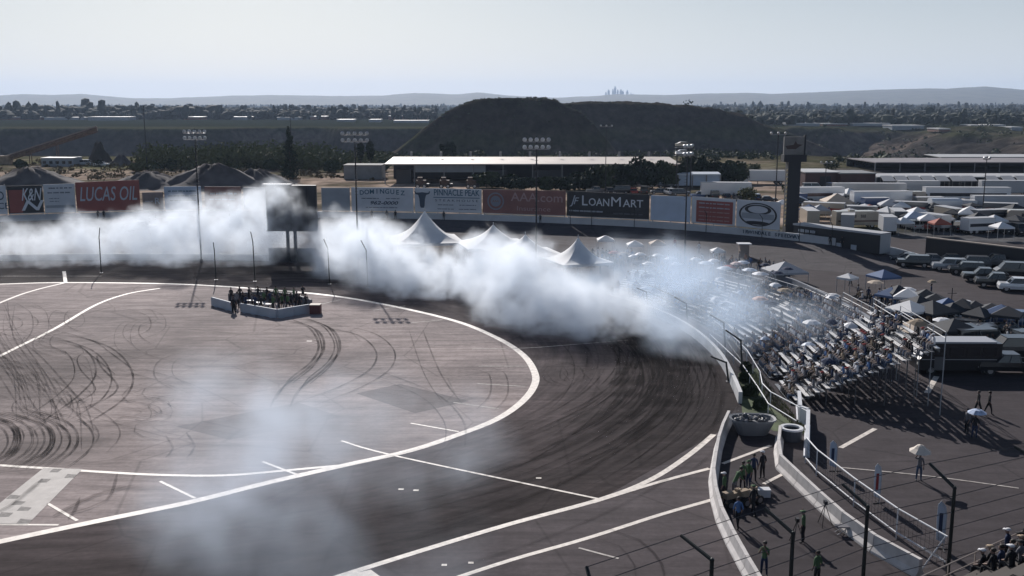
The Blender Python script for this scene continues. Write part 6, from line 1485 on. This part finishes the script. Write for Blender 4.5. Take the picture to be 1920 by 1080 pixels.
# near grandstand corner, bottom right
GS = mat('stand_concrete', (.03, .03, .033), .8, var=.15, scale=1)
def stand():
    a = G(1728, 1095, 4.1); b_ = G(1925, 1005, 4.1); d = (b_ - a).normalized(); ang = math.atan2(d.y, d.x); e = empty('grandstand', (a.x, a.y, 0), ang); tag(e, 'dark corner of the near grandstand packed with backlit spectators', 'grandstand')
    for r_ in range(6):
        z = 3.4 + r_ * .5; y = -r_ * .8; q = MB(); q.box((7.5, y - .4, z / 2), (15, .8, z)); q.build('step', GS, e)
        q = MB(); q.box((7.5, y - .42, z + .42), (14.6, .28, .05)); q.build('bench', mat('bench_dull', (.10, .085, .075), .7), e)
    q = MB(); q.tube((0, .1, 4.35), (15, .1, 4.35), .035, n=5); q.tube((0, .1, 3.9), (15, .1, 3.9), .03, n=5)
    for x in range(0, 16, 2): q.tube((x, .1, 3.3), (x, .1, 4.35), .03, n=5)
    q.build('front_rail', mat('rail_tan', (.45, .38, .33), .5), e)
    gs = random.Random(8); n = 0
    for r_ in range(6):
        for k in range(15):
            x = 1.6 + k * .72 + gs.uniform(-.12, .12)
            if x < 3.0 + (r_ - 1) * -.2 or (r_ == 0 and k in (5, 6)) or gs.random() < .05: continue
            p = Matrix.Translation(e.location) @ Matrix.Rotation(ang, 4, 'Z') @ Vector((x, -r_ * .8 - .42, 3.4 + r_ * .5 + .0)); c = gs.choice(['black', 'black', 'navy', 'black', 'grey'])
            person('sit', c, 'black', p, ang + gs.uniform(-.3, .3), 'person in %s seen from behind on the near grandstand' % c, hat=gs.choice([None, None, 'black', 'tan', 'white']), group='spectators on the near grandstand'); n += 1
    for k in range(17):
        p = Matrix.Translation(e.location) @ Matrix.Rotation(ang, 4, 'Z') @ Vector((5.6 + k * .5 + gs.uniform(-.1, .1), -.4 - (k % 3) * .8, 3.4 + (k % 3) * .5)); c = gs.choice(['black', 'black', 'navy'])
        person('stand', c, 'black', p, ang + gs.uniform(-.5, .5), 'person in %s standing at the front of the near grandstand' % c, hat=gs.choice([None, 'black', 'white']), group='people standing on the near grandstand')
stand()
HAZE = 6e-5
# ------------------------------------------------------------------ smoke
def smoke(name, puffs, den, label, res=.29, nscale=.2, warp=4.8, thr=.47, zs=1.0, soft=.72, color=(.88, .93, .99)):
    me = bpy.data.meshes.new(name); me.from_pydata([p[0] for p in puffs], [], [])
    for an, k in (('rad', 1), ('den', 2)):
        a = me.attributes.new(an, 'FLOAT', 'POINT'); a.data.foreach_set('value', [float(p[k]) for p in puffs])
    o = link(bpy.data.objects.new(name, me))
    P = np.array([tuple(p[0]) for p in puffs]); rr = np.array([p[1] for p in puffs])
    mn = (P - rr[:, None] * 1.15).min(0); mx_ = (P + rr[:, None] * 1.15).max(0); mn[2] = max(mn[2], .05)
    g = bpy.data.node_groups.new(name, 'GeometryNodeTree')
    g.interface.new_socket('Geometry', in_out='INPUT', socket_type='NodeSocketGeometry')
    g.interface.new_socket('Geometry', in_out='OUTPUT', socket_type='NodeSocketGeometry')
    N = lambda t, **k: nnode(g, t, **k)
    lk = g.links.new
    gi = N('NodeGroupInput'); go = N('NodeGroupOutput'); pos = N('GeometryNodeInputPosition')
    no = N('ShaderNodeTexNoise'); no.inputs['Scale'].default_value = nscale; no.inputs['Detail'].default_value = 4; no.inputs['Roughness'].default_value = .55
    lk(pos.outputs[0], no.inputs['Vector'])
    sb = N('ShaderNodeVectorMath', operation='SUBTRACT'); lk(no.outputs[1], sb.inputs[0]); sb.inputs[1].default_value = (.5, .5, .5)
    sc = N('ShaderNodeVectorMath', operation='SCALE'); lk(sb.outputs[0], sc.inputs[0]); sc.inputs['Scale'].default_value = warp * 2
    wp = N('ShaderNodeVectorMath', operation='ADD'); lk(pos.outputs[0], wp.inputs[0]); lk(sc.outputs[0], wp.inputs[1])
    sn = N('GeometryNodeSampleNearest', domain='POINT'); lk(gi.outputs[0], sn.inputs['Geometry']); lk(wp.outputs[0], sn.inputs['Sample Position'])
    def samp(val, dt):
        s_ = N('GeometryNodeSampleIndex', data_type=dt, domain='POINT'); lk(gi.outputs[0], s_.inputs['Geometry']); lk(val, s_.inputs['Value']); lk(sn.outputs[0], s_.inputs['Index']); return s_.outputs[0]
    ra = N('GeometryNodeInputNamedAttribute', data_type='FLOAT'); ra.inputs[0].default_value = 'rad'
    da = N('GeometryNodeInputNamedAttribute', data_type='FLOAT'); da.inputs[0].default_value = 'den'
    pp = samp(pos.outputs[0], 'FLOAT_VECTOR'); r_ = samp(ra.outputs[0], 'FLOAT'); d_ = samp(da.outputs[0], 'FLOAT')
    df = N('ShaderNodeVectorMath', operation='SUBTRACT'); lk(wp.outputs[0], df.inputs[0]); lk(pp, df.inputs[1])
    ml = N('ShaderNodeVectorMath', operation='MULTIPLY'); lk(df.outputs[0], ml.inputs[0]); ml.inputs[1].default_value = (1, 1, zs)
    le = N('ShaderNodeVectorMath', operation='LENGTH'); lk(ml.outputs[0], le.inputs[0])
    dv = N('ShaderNodeMath', operation='DIVIDE'); lk(le.outputs['Value'], dv.inputs[0]); lk(r_, dv.inputs[1])
    fall = N('ShaderNodeMapRange', interpolation_type='SMOOTHSTEP'); lk(dv.outputs[0], fall.inputs[0])
    fall.inputs[1].default_value = 1.0; fall.inputs[2].default_value = 1 - soft; fall.inputs[3].default_value = 0; fall.inputs[4].default_value = 1
    n2 = N('ShaderNodeTexNoise'); n2.inputs['Scale'].default_value = nscale * 2.3; n2.inputs['Detail'].default_value = 6; n2.inputs['Roughness'].default_value = .68
    lk(wp.outputs[0], n2.inputs['Vector'])
    m2 = N('ShaderNodeMapRange'); lk(n2.outputs[0], m2.inputs[0]); m2.inputs[1].default_value = thr - .08; m2.inputs[2].default_value = thr + .13; m2.inputs[3].default_value = .0; m2.inputs[4].default_value = 1
    # near the core the noise matters less
    add = N('ShaderNodeMath', operation='MULTIPLY'); lk(fall.outputs[0], add.inputs[0]); lk(m2.outputs[0], add.inputs[1])
    a2 = N('ShaderNodeMath', operation='MULTIPLY'); lk(add.outputs[0], a2.inputs[0]); lk(d_, a2.inputs[1])
    vc = N('GeometryNodeVolumeCube'); lk(a2.outputs[0], vc.inputs['Density'])
    vc.inputs['Min'].default_value = tuple(mn); vc.inputs['Max'].default_value = tuple(mx_)
    for k, nm in enumerate(('Resolution X', 'Resolution Y', 'Resolution Z')): vc.inputs[nm].default_value = int(max(8, min(400, (mx_[k] - mn[k]) / res)))
    m = bpy.data.materials.new(name); m.use_nodes = True; t = m.node_tree; t.nodes.clear()
    pv = nnode(t, 'ShaderNodeVolumePrincipled'); pv.inputs['Density'].default_value = den; pv.inputs['Color'].default_value = (*color, 1); pv.inputs['Anisotropy'].default_value = .5
    mo = nnode(t, 'ShaderNodeOutputMaterial'); t.links.new(pv.outputs[0], mo.inputs['Volume'])
    sm = N('GeometryNodeSetMaterial'); lk(vc.outputs[0], sm.inputs[0]); sm.inputs['Material'].default_value = m
    lk(sm.outputs[0], go.inputs[0]); me.materials.append(m)
    md = o.modifiers.new('smoke', 'NODES'); md.node_group = g
    tag(o, label, 'smoke', kind='stuff'); return o
sr = random.Random(5)
def plume(path, n, spread):
    """path: (px, py_bottom, py_top, density, depth)"""
    out = []
    for i in range(n):
        t_ = (i + sr.random()) / n * (len(path) - 1); k = min(int(t_), len(path) - 2); f_ = t_ - k
        a, b_ = path[k], path[k + 1]; v = [a[j] + (b_[j] - a[j]) * f_ for j in range(5)]
        base = G(v[0], v[1]); zt = top_z(base, v[2]); hh = max(zt, 1.5)
        r_ = min(hh * .55, 4.6) * sr.uniform(.7, 1.1); z = sr.uniform(r_ * .45, max(r_ * .5, hh - r_ * .9))
        out.append(((base.x + sr.uniform(-spread, spread), base.y + sr.uniform(0, v[4]), z), r_, v[3] * sr.uniform(.7, 1.2)))
    return out
A_ = [(-260, 505, 410, .4, 6), (0, 500, 410, .45, 6), (120, 498, 405, .7, 8), (230, 500, 400, 1, 8), (320, 502, 362, 1, 8), (400, 500, 370, 1, 8), (470, 498, 350, 1, 8), (498, 497, 352, 1, 5)]
B_ = [(600, 505, 400, .5, 7), (650, 520, 385, .8, 8), (700, 545, 420, .9, 8), (780, 560, 465, 1, 8), (880, 560, 470, 1, 8), (930, 590, 435, 1, 8), (1000, 620, 450, 1, 8), (1080, 640, 500, 1, 8), (1160, 645, 540, .8, 8), (1230, 650, 570, .5, 7), (1310, 680, 610, .25, 6)]
smoke('tyre_smoke', plume(A_, 100, 2.4), .52, 'long white bank of tyre smoke lying across the left far side of the track')
smoke('tyre_smoke', plume(B_, 130, 2.2), .75, 'dense white tyre smoke rolling round the bend in front of the pale tents')
C_ = [(1060, 560, 490, .7, 18), (1160, 580, 480, 1.2, 22), (1240, 600, 490, 1.2, 24), (1330, 660, 510, 1.0, 26), (1430, 690, 540, .7, 22), (1510, 700, 580, .35, 14)]
smoke('tyre_smoke', plume(C_, 120, 5.5), .16, 'thin bluish smoke veil drifting over the trackside bleachers', res=.8, nscale=.08, thr=.35, soft=.95, color=(.72, .84, .99))
pf_ = []
for i in range(46):
    px = sr.uniform(360, 640) if i % 4 else sr.uniform(650, 900); py = sr.uniform(860, 1180); b_ = G(px, py); pf_.append(((b_.x, b_.y, sr.uniform(1, 5.5)), sr.uniform(2.5, 4.5), sr.uniform(.5, 1.2) * (1 if px < 650 else .5)))
smoke('tyre_smoke', pf_, .13, 'thin pale smoke wisp hanging over the nearest stretch of track', res=.5, nscale=.13, thr=.44, soft=.9, color=(.78, .87, .99))
T_ = []
for px, y0, y1, k_, r0 in [(505, 395, 360, 1, 3), (525, 385, 355, 1, 3), (545, 395, 362, .9, 3), (562, 400, 380, .6, 2.4), (520, 420, 395, .5, 3), (548, 440, 410, .25, 3), (575, 415, 395, .4, 2), (590, 402, 395, .4, 1.6), (515, 470, 430, .03, 3.5), (570, 470, 430, .03, 3.5)]:
    b0 = G(px, 500); T_.append(((b0.x, b0.y - 2, top_z(b0, (y0 + y1) / 2)), r0, k_))
smoke('tyre_smoke', T_, .5, 'torn wisp of white smoke passing in front of the black scoreboard', res=.35, nscale=.22, warp=2.2)
# ------------------------------------------------------------------ haze
hz = MB(); hz.box((0, 7000, 95), (30000, 18500, 250)); hz = None
mb = MB(); mb.box((0, 5500, 100), (36000, 15600, 330))
hm = bpy.data.materials.new('haze'); hm.use_nodes = True; t = hm.node_tree; t.nodes.clear()
pv = nnode(t, 'ShaderNodeVolumePrincipled'); pv.inputs['Density'].default_value = HAZE; pv.inputs['Color'].default_value = (.56, .72, .98, 1); pv.inputs['Anisotropy'].default_value = .3
mo = nnode(t, 'ShaderNodeOutputMaterial'); t.links.new(pv.outputs[0], mo.inputs['Volume'])
ho = mb.build('haze', hm); tag(ho, 'pale even haze filling the air above the whole place', 'haze', kind='stuff')
